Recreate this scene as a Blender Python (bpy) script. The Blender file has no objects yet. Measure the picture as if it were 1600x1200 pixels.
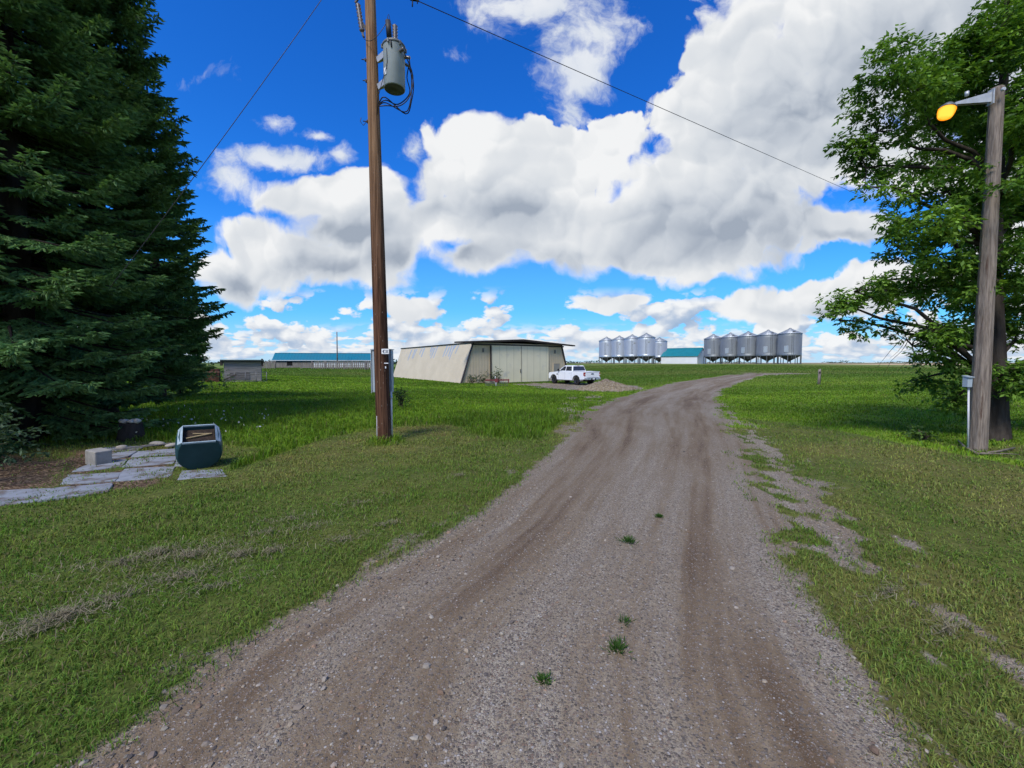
import bpy, bmesh, math, random
import numpy as np
from mathutils import Vector, Matrix

random.seed(7)
rng = np.random.default_rng(11)
S = bpy.context.scene
COL = S.collection
R = math.radians
PI = math.pi

# ------------------------------------------------------------------ camera model (1600 x 1200 photo)
F, CX, CY, HORIZON, EYE = 650.0, 800.0, 600.0, 566.5, 1.65
PITCH = math.atan((CY - HORIZON) / F)
cp, sp = math.cos(PITCH), math.sin(PITCH)

def ray(px, py):
    xc, zc = (px - CX) / F, -(py - CY) / F
    return Vector((xc, cp + zc * sp, -sp + zc * cp))

def at(px, py, Y):
    d = ray(px, py)
    return Vector((0, 0, EYE)) + d * (Y / d.y)

# ------------------------------------------------------------------ numpy noise
def _hash(i, j, seed):
    n = (i.astype(np.int64) * 374761393 + j.astype(np.int64) * 668265263 + seed * 1442695041) & 0xFFFFFFFF
    n = ((n ^ (n >> 13)) * 1274126177) & 0xFFFFFFFF
    return ((n ^ (n >> 16)) & 0xFFFF) / 65535.0

def vnoise(x, y, seed=0):
    x = np.asarray(x, float); y = np.asarray(y, float)
    i, j = np.floor(x), np.floor(y)
    fx, fy = x - i, y - j
    fx = fx * fx * (3 - 2 * fx); fy = fy * fy * (3 - 2 * fy)
    a, b = _hash(i, j, seed), _hash(i + 1, j, seed)
    c, d = _hash(i, j + 1, seed), _hash(i + 1, j + 1, seed)
    return (a * (1 - fx) + b * fx) * (1 - fy) + (c * (1 - fx) + d * fx) * fy

def fbm(x, y, seed=0, octv=4):
    s, a, t = 0.0, 0.5, 0.0
    for o in range(octv):
        s = s + a * vnoise(x * 2 ** o, y * 2 ** o, seed + o * 17); t += a; a *= 0.55
    return s / t

def sstep(a, b, x):
    t = np.clip((np.asarray(x, float) - a) / (b - a), 0, 1)
    return t * t * (3 - 2 * t)

# ------------------------------------------------------------------ terrain height
CTRL = np.array([
    (0, 0, 0), (-5, 3, 0), (5, 3, 0), (-8, 8, 0), (0, 9, 0), (8, 8, 0), (-3, 9, 0), (0, 18, -.2), (-10, 15, 0), (10, 15, -.1),
    (20, 15, 0), (-22, 34, .15), (-10, 30, -.3), (-5, 42, -.45), (6, 50, -.5), (-17, 60, -.4), (7, 40, -.58), (8, 32, -.6),
    (15, 32, -.4), (25, 35, -.1), (30, 53, .35), (20, 45, -.1), (40, 75, .9), (60, 100, 1.25), (35, 110, 1.3), (50, 125, 1.3),
    (66, 98, 1.3), (30, 132, 1.3), (-38, 85, .55), (-55, 85, .55), (-25, 85, .4), (0, 90, .4), (-30, 120, .7), (15, 80, .5),
    (80, 80, .9), (60, 40, .2), (90, 150, 1.0), (-80, 150, .8), (0, 160, .9), (-60, 40, .2), (60, 10, 0), (-60, 10, 0),
    (0, -30, 0), (30, -20, 0), (-30, -20, 0)], float)

def _tps(r2):
    return np.where(r2 > 1e-9, r2 * np.log(r2 + 1e-12) * 0.5, 0.0)

_n = len(CTRL)
_A = np.zeros((_n + 3, _n + 3))
_d = CTRL[:, None, :2] / 50 - CTRL[None, :, :2] / 50
_A[:_n, :_n] = _tps((_d ** 2).sum(2)) + np.eye(_n) * 1e-3
_A[:_n, _n] = 1; _A[:_n, _n + 1:] = CTRL[:, :2] / 50
_A[_n, :_n] = 1; _A[_n + 1:, :_n] = (CTRL[:, :2] / 50).T
_W = np.linalg.solve(_A, np.concatenate([CTRL[:, 2], np.zeros(3)]))

def hz(x, y):
    x = np.asarray(x, float); y = np.asarray(y, float)
    shp = np.broadcast(x, y).shape
    xf, yf = np.broadcast_to(x, shp).ravel() / 50, np.broadcast_to(y, shp).ravel() / 50
    out = np.full(xf.shape, _W[_n]) + _W[_n + 1] * xf + _W[_n + 2] * yf
    for k in range(_n):
        out += _W[k] * _tps((xf - CTRL[k, 0] / 50) ** 2 + (yf - CTRL[k, 1] / 50) ** 2)
    r = np.hypot(xf, yf) * 50
    t = sstep(120, 200, r)
    out = out * (1 - t) + 0.85 * t
    return out.reshape(shp)

def hz1(x, y):
    return float(hz(np.array([x]), np.array([y]))[0])

def gp(px, py):
    """where the sight line through a photo pixel meets the ground"""
    d = ray(px, py)
    ts = np.geomspace(1.0, 400, 1500)
    X, Y, Z = d.x * ts, d.y * ts, EYE + d.z * ts
    below = np.nonzero(Z < hz(X, Y))[0]
    k = below[0] if len(below) else len(ts) - 1
    return Vector((X[k], Y[k], float(hz(X[k:k + 1], Y[k:k + 1])[0])))

# ------------------------------------------------------------------ materials
MATS = {}

class NT:
    def __init__(self, nt):
        self.nt = nt
    def n(self, typ, **kw):
        nd = self.nt.nodes.new(typ)
        ins = kw.pop('ins', {})
        for k, v in kw.items():
            setattr(nd, k, v)
        for k, v in ins.items():
            s = nd.inputs[k]
            if hasattr(v, 'is_linked') or isinstance(v, bpy.types.NodeSocket):
                self.nt.links.new(v, s)
            else:
                s.default_value = v
        return nd
    def math(self, op, a, b=None, c=None, clamp=False):
        ins = {0: a}
        if b is not None: ins[1] = b
        if c is not None: ins[2] = c
        return self.n('ShaderNodeMath', operation=op, use_clamp=clamp, ins=ins).outputs[0]
    def vm(self, op, a, b=None, c=None):
        ins = {0: a}
        if b is not None: ins[1] = b
        if c is not None: ins[2] = c
        nd = self.n('ShaderNodeVectorMath', operation=op, ins=ins)
        return nd.outputs['Value'] if op in ('LENGTH', 'DOT_PRODUCT', 'DISTANCE') else nd.outputs['Vector']
    def mix(self, f, a, b, blend='MIX'):
        nd = self.n('ShaderNodeMix', data_type='RGBA', blend_type=blend)
        for s, v in ((nd.inputs[0], f), (nd.inputs[6], a), (nd.inputs[7], b)):
            if isinstance(v, bpy.types.NodeSocket): self.nt.links.new(v, s)
            else: s.default_value = v if not isinstance(v, tuple) else (*v[:3], 1)
        return nd.outputs[2]
    def mixf(self, f, a, b):
        nd = self.n('ShaderNodeMix', data_type='FLOAT', ins={0: f, 2: a, 3: b})
        return nd.outputs[0]
    def noise(self, vec, scale, detail=4, rough=.55, dist=0, out=0):
        return self.n('ShaderNodeTexNoise', ins={'Vector': vec, 'Scale': scale, 'Detail': detail, 'Roughness': rough, 'Distortion': dist}).outputs[out]
    def ramp(self, f, a, b, lo=0.0, hi=1.0, smooth=True):
        return self.n('ShaderNodeMapRange', interpolation_type='SMOOTHSTEP' if smooth else 'LINEAR',
                      ins={'Value': f, 'From Min': a, 'From Max': b, 'To Min': lo, 'To Max': hi}).outputs[0]
    def colramp(self, f, stops):
        nd = self.n('ShaderNodeValToRGB', ins={0: f})
        e = nd.color_ramp.elements
        while len(e) > 1: e.remove(e[0])
        for i, (p, c) in enumerate(stops):
            el = e[0] if i == 0 else e.new(p)
            el.position = p; el.color = (*c, 1)
        return nd.outputs[0]
    def bump(self, h, strength, dist=.01):
        return self.n('ShaderNodeBump', ins={'Height': h, 'Strength': strength, 'Distance': dist}).outputs[0]

def new_mat(name):
    m = bpy.data.materials.new(name); m.use_nodes = True
    m.node_tree.nodes.clear()
    t = NT(m.node_tree)
    out = t.n('ShaderNodeOutputMaterial')
    return m, t, out

def surf(name, c1, c2=None, scale=4.0, stretch=(1, 1, 1), rough=.7, metal=0.0, bump=.2, bdist=.01, spec=.3, c3=None, s3=1.0, a3=(.5, .7), wave=None, coat=0):
    """weathered surface: two colours by noise, optional blotch colour, optional ribs (axis, per metre, strength)"""
    if name in MATS: return MATS[name]
    m, t, out = new_mat(name)
    co = t.n('ShaderNodeTexCoord').outputs['Object']
    v = t.vm('MULTIPLY', co, stretch)
    n = t.noise(v, scale, 6, .6)
    col = t.mix(t.ramp(n, .3, .7), c1, c2 or tuple(x * .75 for x in c1))
    if c3:
        col = t.mix(t.ramp(t.noise(v, s3, 5, .65), a3[0], a3[1]), col, c3)
    h = t.noise(v, scale * 3, 5, .6)
    nrm = t.bump(h, bump, bdist)
    if wave:
        ax, per, st = wave
        sx = t.n('ShaderNodeSeparateXYZ', ins={0: co}).outputs[ax]
        f = t.math('FRACT', t.math('MULTIPLY', sx, per))
        tri = t.math('ABSOLUTE', t.math('SUBTRACT', f, .5))
        rib = t.ramp(tri, .30, .46)
        b2 = t.n('ShaderNodeBump', ins={'Height': rib, 'Strength': st, 'Distance': .03, 'Normal': nrm})
        nrm = b2.outputs[0]
        col = t.mix(t.math('MULTIPLY', t.ramp(tri, .40, .5), .42), col, tuple(x * .6 for x in c1))
    p = t.n('ShaderNodeBsdfPrincipled', ins={'Base Color': col, 'Roughness': t.ramp(n, .2, .8, rough - .08, min(1, rough + .1)), 'Metallic': metal, 'Normal': nrm, 'Specular IOR Level': spec, 'Coat Weight': coat})
    t.nt.links.new(p.outputs[0], out.inputs[0])
    MATS[name] = m
    return m

def leaf_mat(name, trans=.35, rough=.6, spec=.12, tint=(1, 1, 1)):
    """foliage: colour from the Col attribute, part of the light passes through"""
    if name in MATS: return MATS[name]
    m, t, out = new_mat(name)
    a = t.n('ShaderNodeAttribute', attribute_name='Col').outputs['Color']
    c = t.mix(1.0, a, tint, 'MULTIPLY')
    p = t.n('ShaderNodeBsdfPrincipled', ins={'Base Color': c, 'Roughness': rough, 'Specular IOR Level': spec})
    tr = t.n('ShaderNodeBsdfTranslucent', ins={'Color': t.mix(1.0, c, (1.15, 1.2, .55), 'MULTIPLY')})
    mx = t.n('ShaderNodeMixShader', ins={0: trans, 1: p.outputs[0], 2: tr.outputs[0]})
    t.nt.links.new(mx.outputs[0], out.inputs[0])
    MATS[name] = m
    return m

# ------------------------------------------------------------------ objects
def tag(o, label=None, cat=None, group=None, kind=None):
    for k, v in (('label', label), ('category', cat), ('group', group), ('kind', kind)):
        if v: o[k] = v
    return o

def empty(name, loc, rz=0.0, label=None, cat=None, group=None):
    o = bpy.data.objects.new(name, None); COL.objects.link(o)
    o.location = loc; o.rotation_euler = (0, 0, rz); o.empty_display_size = .2
    return tag(o, label, cat, group)

def link_mesh(name, me, mat, parent=None):
    o = bpy.data.objects.new(name, me); COL.objects.link(o)
    if mat: me.materials.append(mat)
    if parent: o.parent = parent
    return o

def arr_mesh(name, V, T, mat, parent=None, col=None, smooth=False):
    """mesh from numpy arrays; T is (m,3) or (m,4)"""
    V = np.ascontiguousarray(V, np.float32); T = np.ascontiguousarray(T, np.int32)
    me = bpy.data.meshes.new(name)
    k = T.shape[1]
    me.vertices.add(len(V)); me.vertices.foreach_set('co', V.ravel())
    me.loops.add(T.size); me.loops.foreach_set('vertex_index', T.ravel())
    me.polygons.add(len(T)); me.polygons.foreach_set('loop_start', np.arange(0, T.size, k, dtype=np.int32))
    me.polygons.foreach_set('use_smooth', np.full(len(T), smooth, dtype=bool))
    me.update(calc_edges=True)
    if col is not None:
        ca = me.color_attributes.new('Col', 'FLOAT_COLOR', 'POINT')
        c = np.ones((len(V), 4), np.float32); c[:, :3] = col
        ca.data.foreach_set('color', c.ravel())
    me.validate(clean_customdata=False)
    return link_mesh(name, me, mat, parent)

class MB:
    """collects shapes, builds ONE mesh object"""
    def __init__(self): self.v = []; self.f = []; self.sm = []
    def add(self, vs, fs, smooth=False):
        o = len(self.v); self.v += [tuple(v) for v in vs]
        self.f += [tuple(i + o for i in f) for f in fs]; self.sm += [smooth] * len(fs)
        return self
    def box(self, c, s, rz=0, M=None):
        x, y, z = s[0] / 2, s[1] / 2, s[2] / 2
        vs = [Vector(p) for p in ((-x, -y, -z), (x, -y, -z), (x, y, -z), (-x, y, -z), (-x, -y, z), (x, -y, z), (x, y, z), (-x, y, z))]
        m = M or Matrix.Rotation(rz, 3, 'Z')
        return self.add([m @ p + Vector(c) for p in vs], [(3, 2, 1, 0), (4, 5, 6, 7), (0, 1, 5, 4), (1, 2, 6, 5), (2, 3, 7, 6), (3, 0, 4, 7)])
    def hexa(self, b, t):
        """solid between two quads (bottom b and top t, counter-clockwise from above)"""
        return self.add(list(b) + list(t), [(3, 2, 1, 0), (4, 5, 6, 7), (0, 1, 5, 4), (1, 2, 6, 5), (2, 3, 7, 6), (3, 0, 4, 7)])
    def bar(self, a, b, w, h=None):
        """rectangular bar from a to b"""
        a, b = Vector(a), Vector(b); d = (b - a); L = d.length; d.normalize()
        up = Vector((0, 0, 1)) if abs(d.z) < .95 else Vector((0, 1, 0))
        s = d.cross(up).normalized(); u = s.cross(d)
        h = h or w
        q = [-s * w / 2 - u * h / 2, s * w / 2 - u * h / 2, s * w / 2 + u * h / 2, -s * w / 2 + u * h / 2]
        return self.add([a + p for p in q] + [b + p for p in q], [(0, 1, 2, 3), (7, 6, 5, 4), (1, 0, 4, 5), (2, 1, 5, 6), (3, 2, 6, 7), (0, 3, 7, 4)])
    def tube(self, pts, r, n=8, cap=True):
        pts = [Vector(p) for p in pts]
        rs = r if isinstance(r, (list, tuple)) else [r] * len(pts)
        vs = []; fs = []
        up = Vector((.31, .17, .93)).normalized()
        prev = None
        for i, p in enumerate(pts):
            d = (pts[min(i + 1, len(pts) - 1)] - pts[max(i - 1, 0)]).normalized()
            if prev is None:
                s = d.cross(up if abs(d.dot(up)) < .95 else Vector((1, 0, 0))).normalized()
            else:
                s = (prev - d * prev.dot(d)).normalized()
            prev = s; u = d.cross(s)
            for k in range(n):
                a = 2 * PI * k / n
                vs.append(p + (s * math.cos(a) + u * math.sin(a)) * rs[i])
        for i in range(len(pts) - 1):
            for k in range(n):
                fs.append((i * n + k, i * n + (k + 1) % n, (i + 1) * n + (k + 1) % n, (i + 1) * n + k))
        self.add(vs, fs, True)
        if cap:
            o = len(self.v) - len(vs)
            self.f.append(tuple(o + k for k in reversed(range(n)))); self.sm.append(False)
            self.f.append(tuple(o + (len(pts) - 1) * n + k for k in range(n))); self.sm.append(False)
        return self
    def lathe(self, prof, n=24, c=(0, 0, 0), M=None, smooth=True):
        """profile [(r, z)] turned about z"""
        vs = []; fs = []
        for r, z in prof:
            for k in range(n):
                a = 2 * PI * k / n
                p = Vector((r * math.cos(a), r * math.sin(a), z))
                vs.append((M @ p if M else p) + Vector(c))
        for i in range(len(prof) - 1):
            for k in range(n):
                fs.append((i * n + k, i * n + (k + 1) % n, (i + 1) * n + (k + 1) % n, (i + 1) * n + k))
        return self.add(vs, fs, smooth)
    def prism(self, poly, vec):
        """polygon (3-D points) swept along vec"""
        n = len(poly); a = [Vector(p) for p in poly]; b = [p + Vector(vec) for p in a]
        return self.add(a + b, [tuple(reversed(range(n))), tuple(range(n, 2 * n))] + [(i, (i + 1) % n, n + (i + 1) % n, n + i) for i in range(n)])
    def blob(self, c, s, seed=0, sub=2, amp=.2):
        """rough stone"""
        bm = bmesh.new(); bmesh.ops.create_icosphere(bm, subdivisions=sub, radius=1)
        rr = random.Random(seed); off = [rr.uniform(1, 9) for _ in range(3)]
        vs = []
        for v in bm.verts:
            q = v.co
            k = 1 + amp * (math.sin(q.x * 2.3 + off[0]) * math.cos(q.y * 2.9 + off[1]) + .5 * math.sin(q.z * 4.1 + off[2] + q.x * 3))
            vs.append((c[0] + q.x * k * s[0], c[1] + q.y * k * s[1], c[2] + q.z * k * s[2]))
        fs = [tuple(v.index for v in f.verts) for f in bm.faces]
        bm.free()
        return self.add(vs, fs, True)
    def build(self, name, mat, parent=None, bevel=0, fix=True):
        me = bpy.data.meshes.new(name)
        me.from_pydata(self.v, [], self.f)
        me.polygons.foreach_set('use_smooth', self.sm)
        if fix:
            bm = bmesh.new(); bm.from_mesh(me); bmesh.ops.recalc_face_normals(bm, faces=bm.faces); bm.to_mesh(me); bm.free()
        me.update()
        o = link_mesh(name, me, mat, parent)
        if bevel:
            b = o.modifiers.new('edge', 'BEVEL'); b.width = bevel; b.segments = 2; b.limit_method = 'ANGLE'; b.angle_limit = R(35)
        return o

def copy_tree(o, parent=None):
    c = o.copy(); COL.objects.link(c)
    if parent: c.parent = parent
    for ch in o.children: copy_tree(ch, c)
    return c

# ------------------------------------------------------------------ camera
cam_d = bpy.data.cameras.new('camera'); cam = bpy.data.objects.new('camera', cam_d); COL.objects.link(cam)
cam.location = (0, 0, EYE); cam.rotation_euler = (PI / 2 - PITCH, 0, 0)
cam_d.sensor_fit = 'HORIZONTAL'; cam_d.sensor_width = 36; cam_d.lens = F / 1600 * 36
cam_d.clip_start = .05; cam_d.clip_end = 12000
S.camera = cam
S.view_settings.view_transform = 'Standard'; S.view_settings.look = 'None'
S.view_settings.exposure = 0.5; S.view_settings.gamma = 1
S.cycles.max_bounces = 6; S.cycles.transparent_max_bounces = 8
S.cycles.use_denoising = True; S.cycles.use_adaptive_sampling = True; S.cycles.adaptive_threshold = .02
S.cycles.diffuse_bounces = 2; S.cycles.glossy_bounces = 3; S.cycles.transmission_bounces = 4

# ------------------------------------------------------------------ sun
SUN_DIR = Vector((-.38, -.72, 1.0)).normalized()          # from the scene towards the sun
sl = bpy.data.lights.new('sun', 'SUN'); so = bpy.data.objects.new('sun', sl); COL.objects.link(so)
so.rotation_euler = SUN_DIR.to_track_quat('Z', 'Y').to_euler()
so.location = (0, 0, 60)
sl.energy = 3.0; sl.angle = R(20); sl.color = (1, .94, .85)
sun_el = math.asin(SUN_DIR.z); sun_az = math.atan2(SUN_DIR.x, SUN_DIR.y)

# ------------------------------------------------------------------ sky with cumulus
def build_world():
    w = bpy.data.worlds.new('World'); S.world = w; w.use_nodes = True
    nt = w.node_tree; nt.nodes.clear(); t = NT(nt)
    out = t.n('ShaderNodeOutputWorld')
    sky = t.n('ShaderNodeTexSky', sky_type='NISHITA', sun_disc=False, sun_elevation=sun_el, sun_rotation=sun_az,
              altitude=600, air_density=1.0, dust_density=.25, ozone_density=2.5).outputs[0]
    d = t.n('ShaderNodeTexCoord').outputs['Generated']
    sp_ = t.n('ShaderNodeSeparateXYZ', ins={0: d})
    ay = t.math('MAXIMUM', t.math('ABSOLUTE', sp_.outputs[1]), .04)
    u = t.math('DIVIDE', sp_.outputs[0], ay); v = t.math('DIVIDE', sp_.outputs[2], ay)
    p = t.n('ShaderNodeCombineXYZ', ins={0: u, 1: v, 2: .37}).outputs[0]
    hsv = t.n('ShaderNodeHueSaturation', ins={'Hue': .512, 'Saturation': 1.30, 'Value': 1.0, 'Color': sky}).outputs[0]
    # deeper blue overhead, paler towards the horizon
    blue = t.mix(1.0, hsv, (.40, 1.42, 2.05), 'MULTIPLY')
    blue = t.mix(t.ramp(v, .42, .02, 0, .62), blue, (1.6, 4.6, 9.0))
    blue = t.mix(t.ramp(v, .13, -.01, 0, .85), blue, (5.0, 6.8, 8.6))

    def uv(px, py):
        q = ray(px, py); return q.x / q.y, q.z / q.y

    def nearest(vec, blobs):
        cur = None
        for (px, py, rx, ry, *k) in blobs:
            cu, cv = uv(px, py)
            iu, iv = F / rx, F / ry
            q = t.vm('MULTIPLY_ADD', vec, (iu, iv, 0), (-cu * iu, -cv * iv, 0))
            L = t.vm('LENGTH', q)
            if k: L = t.math('ADD', L, k[0])
            cur = L if cur is None else t.n('ShaderNodeMath', operation='SMOOTH_MIN', ins={0: cur, 1: L, 2: .25}).outputs[0]
        return cur

    wn = t.n('ShaderNodeTexNoise', noise_dimensions='2D', ins={'Vector': p, 'Scale': 3.2, 'Detail': 5.0, 'Roughness': .55}).outputs[1]
    wv = t.vm('SUBTRACT', wn, (.5, .5, .5))
    p2 = t.vm('MULTIPLY_ADD', wv, (.17, .14, 0), p)

    def dome(vec, s):
        d_ = t.n('ShaderNodeTexVoronoi', voronoi_dimensions='2D', feature='F1', ins={'Vector': vec, 'Scale': s, 'Randomness': .9}).outputs['Distance']
        return t.math('MULTIPLY', d_, d_)

    def puff(vec, s, det=6, fine=True):
        """cauliflower field: soft noise with rounded heads of two sizes"""
        a = t.n('ShaderNodeTexNoise', noise_dimensions='2D', ins={'Vector': vec, 'Scale': s * .75, 'Detail': det, 'Roughness': .60}).outputs[0]
        r_ = t.math('MULTIPLY_ADD', dome(vec, s * 1.25), -.34, t.math('MULTIPLY_ADD', a, .95, .12))
        if fine:
            r_ = t.math('MULTIPLY_ADD', dome(vec, s * 3.3), -.20, r_)
        return r_

    def n2(vec, s, det=3):
        return t.n('ShaderNodeTexNoise', noise_dimensions='2D', ins={'Vector': vec, 'Scale': s, 'Detail': det, 'Roughness': .55}).outputs[0]

    big = [(1360, 90, 240, 150), (1170, 215, 150, 110), (1110, 300, 160, 90), (1010, 365, 140, 60), (1180, 110, 100, 90), (1110, 395, 150, 45),
           (1270, 215, 130, 95), (1500, 60, 260, 190), (1700, 150, 300, 260), (1200, 330, 60, 50),
           (725, 270, 95, 66), (750, 225, 60, 40), (850, 255, 140, 58), (800, 335, 160, 75), (705, 340, 70, 62), (960, 205, 70, 50, .15), (890, 375, 140, 52), (740, 400, 70, 28),
           (500, 322, 85, 40), (575, 300, 42, 38), (570, 365, 95, 68), (430, 400, 110, 50), (500, 415, 140, 38), (610, 410, 55, 50), (350, 430, 70, 42),
           (1330, 365, 120, 30, .15), (1300, 465, 130, 24), (1190, 482, 80, 24), (1430, 440, 120, 26), (960, 465, 54, 16, .1), (645, 480, 48, 16, .1)]
    thin = [(845, 5, 120, 46), (905, 55, 84, 60), (890, 115, 56, 56), (882, 165, 40, 46), (960, 200, 70, 44), (440, 258, 125, 34, .10), (370, 290, 75, 50, .20), (655, 345, 50, 50, .1), (640, 235, 40, 40, .3),
            (423, 189, 40, 24, .20), (501, 209, 40, 20, .25), (545, 245, 34, 34, .35), (335, 120, 95, 34, .62), (715, 70, 60, 40, .55), (1165, 438, 60, 20, .2), (1210, 10, 110, 40, .1), (1000, 250, 60, 60, .3), (1290, 345, 150, 30, .25)]
    grey = [(1120, 375, 190, 62), (1290, 190, 190, 105), (1420, 110, 160, 120), (1000, 410, 120, 36), (880, 405, 110, 30), (500, 425, 120, 28), (620, 410, 70, 40),
            (370, 445, 70, 26), (790, 330, 150, 40), (880, 70, 70, 45), (1230, 310, 110, 70), (740, 395, 60, 30), (1560, 60, 150, 160), (540, 375, 90, 34), (1330, 385, 90, 14), (1300, 480, 110, 12)]
    N1 = puff(p2, 7.0, 8)
    mb = nearest(p2, big)
    D = t.math('ADD', t.math('SUBTRACT', 1.16, mb), t.math('MULTIPLY', t.math('SUBTRACT', N1, .5), 1.25))
    gs = t.ramp(nearest(p2, grey), 1.75, -.15, 0, .92)
    edge = t.math('ADD', t.ramp(n2(p, 2.2, 2), .35, .65, .12, .40), t.math('MULTIPLY', gs, .22))          # crisp heads, soft wispy bases
    alpha = t.ramp(t.math('DIVIDE', D, edge), .0, 1.0)
    big_h = lambda dx, dy: puff(t.vm('ADD', p2, (dx, dy, 0)), 5.2, 2.5, False)
    relief = t.math('SUBTRACT', big_h(0, 0), big_h(-.026, .040))
    heads = t.math('SUBTRACT', dome(t.vm('ADD', p2, (-.009, .014, 0)), 17.0), dome(p2, 17.0))
    relief = t.math('MULTIPLY_ADD', heads, .27, relief)
    dens = t.ramp(D, .1, .9)
    sh = t.math('MULTIPLY', gs, t.math('MULTIPLY_ADD', dens, .6, .4))
    sh = t.math('SUBTRACT', sh, t.math('MULTIPLY', relief, 1.25))
    sh = t.math('ADD', sh, t.math('MULTIPLY', t.math('SUBTRACT', n2(p2, 4.0, 3), .5), .34))
    sh = t.math('ADD', sh, .07)
    cc = t.colramp(sh, [(0.0, (8.3, 8.4, 8.5)), (.20, (7.1, 7.35, 7.65)), (.42, (6.3, 6.65, 7.1)), (.70, (5.0, 5.45, 6.1)), (1.0, (3.3, 3.8, 4.6))])
    # rows of small cumulus towards the horizon
    q1 = t.vm('MULTIPLY', p, (1.0, 1.8, 1.0))
    q1 = t.vm('MULTIPLY_ADD', wv, (.05, .05, 0), q1)
    M1 = puff(q1, 8.5, 6)
    M1o = puff(t.vm('ADD', q1, (-.014, .030, 0)), 8.5, 2)
    q2 = t.vm('MULTIPLY', p, (1.0, 3.6, 1.0))
    M2 = puff(t.vm('ADD', q2, (3.3, 1.2, 0)), 15.0, 5)
    M2o = puff(t.vm('ADD', q2, (3.288, 1.226, 0)), 15.0, 2)
    a1 = t.math('MULTIPLY', t.ramp(t.math('ADD', M1, t.ramp(v, .17, .06, -.03, .04)), .465, .545), t.math('MULTIPLY', t.ramp(v, .012, .04), t.ramp(v, .185, .14)))
    a2 = t.math('MULTIPLY', t.ramp(t.math('ADD', M2, t.ramp(v, .09, .02, -.03, .10)), .43, .55), t.math('MULTIPLY', t.ramp(v, .0, .012), t.ramp(v, .10, .06)))
    s1 = t.math('SUBTRACT', t.math('MULTIPLY_ADD', n2(q1, 6, 3), .7, -.08), t.math('MULTIPLY', t.math('SUBTRACT', M1, M1o), 2.2))
    s2 = t.math('SUBTRACT', t.math('MULTIPLY_ADD', n2(q2, 10, 3), .6, -.02), t.math('MULTIPLY', t.math('SUBTRACT', M2, M2o), 1.8))
    c1 = t.colramp(s1, [(0, (8.4, 8.6, 8.8)), (.25, (6.9, 7.3, 7.9)), (.55, (4.6, 5.5, 6.9)), (.9, (3.3, 4.5, 6.3))])
    c2 = t.colramp(s2, [(0, (8.1, 8.4, 8.7)), (.28, (6.5, 7.1, 8.0)), (.6, (4.6, 5.8, 7.5)), (.9, (3.6, 5.0, 7.2))])
    col = t.mix(a2, blue, c2)
    col = t.mix(a1, col, c1)
    # thin ragged cloud round the big masses
    wt = nearest(p2, thin)
    NT_ = t.math('MULTIPLY_ADD', t.n('ShaderNodeTexNoise', noise_dimensions='2D', ins={'Vector': p2, 'Scale': 11.0, 'Detail': 7.0, 'Roughness': .64}).outputs[0], 1.7, -.85)
    Dt = t.math('ADD', t.math('SUBTRACT', 1.0, wt), NT_)
    at_ = t.math('MULTIPLY', t.ramp(Dt, .02, .80), .93)
    ct = t.colramp(t.math('SUBTRACT', .55, t.math('ADD', t.math('MULTIPLY', Dt, .35), t.math('MULTIPLY', relief, 1.2))), [(0, (8.2, 8.4, 8.6)), (.35, (7.2, 7.6, 8.1)), (.8, (5.0, 5.8, 6.9))])
    col = t.mix(at_, col, ct)
    col = t.mix(alpha, col, cc)
    bg = t.n('ShaderNodeBackground', ins={'Color': col, 'Strength': .076})
    nt.links.new(bg.outputs[0], out.inputs[0])
    w.cycles.sampling_method = 'MANUAL'; w.cycles.sample_map_resolution = 512
build_world()

# ------------------------------------------------------------------ ground layout: lane, verge, pad, mown and tall grass
def poly_xy(pts): return np.array([gp(*p)[:2] for p in pts])

eL = np.concatenate([[(-2.3, -40), (-2.2, -8)], poly_xy([(60, 1235), (330, 1015), (480, 940), (620, 868), (720, 812), (800, 752), (858, 708), (890, 680), (905, 655), (925, 636), (962, 622), (1005, 610), (1052, 598), (1110, 590), (1150, 583.5)])])
eR = np.concatenate([[(1.2, -40), (1.4, -8)], poly_xy([(1445, 1200), (1335, 1060), (1272, 950), (1222, 870), (1190, 800), (1170, 740), (1150, 690), (1128, 650), (1120, 622), (1128, 610), (1150, 600), (1180, 590), (1205, 584)])])
eA = np.concatenate([[(2.2, -40), (2.2, -8)], poly_xy([(1840, 1190), (1660, 1060), (1490, 950), (1385, 860), (1318, 800), (1260, 740), (1208, 690), (1150, 650), (1128, 622)]), [(eR[-1][0] + .3, eR[-1][1])]])
ROAD_END = min(eL[-1][1], eR[-1][1])

def in_poly(x, y, P):
    ins = np.zeros(x.shape, bool)
    j = len(P) - 1
    for i in range(len(P)):
        xi, yi, xj, yj = P[i][0], P[i][1], P[j][0], P[j][1]
        c = ((yi > y) != (yj > y)) & (x < (xj - xi) * (y - yi) / (yj - yi + 1e-12) + xi)
        ins ^= c; j = i
    return ins

def dist_poly(x, y, P):
    """signed distance to a polygon outline, positive inside"""
    d = np.full(x.shape, 1e9)
    for i in range(len(P)):
        a, b = P[i], P[(i + 1) % len(P)]
        ab = b - a; L2 = (ab ** 2).sum() + 1e-12
        tt = np.clip(((x - a[0]) * ab[0] + (y - a[1]) * ab[1]) / L2, 0, 1)
        d = np.minimum(d, np.hypot(x - a[0] - tt * ab[0], y - a[1] - tt * ab[1]))
    return np.where(in_poly(x, y, P), d, -d)

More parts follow.
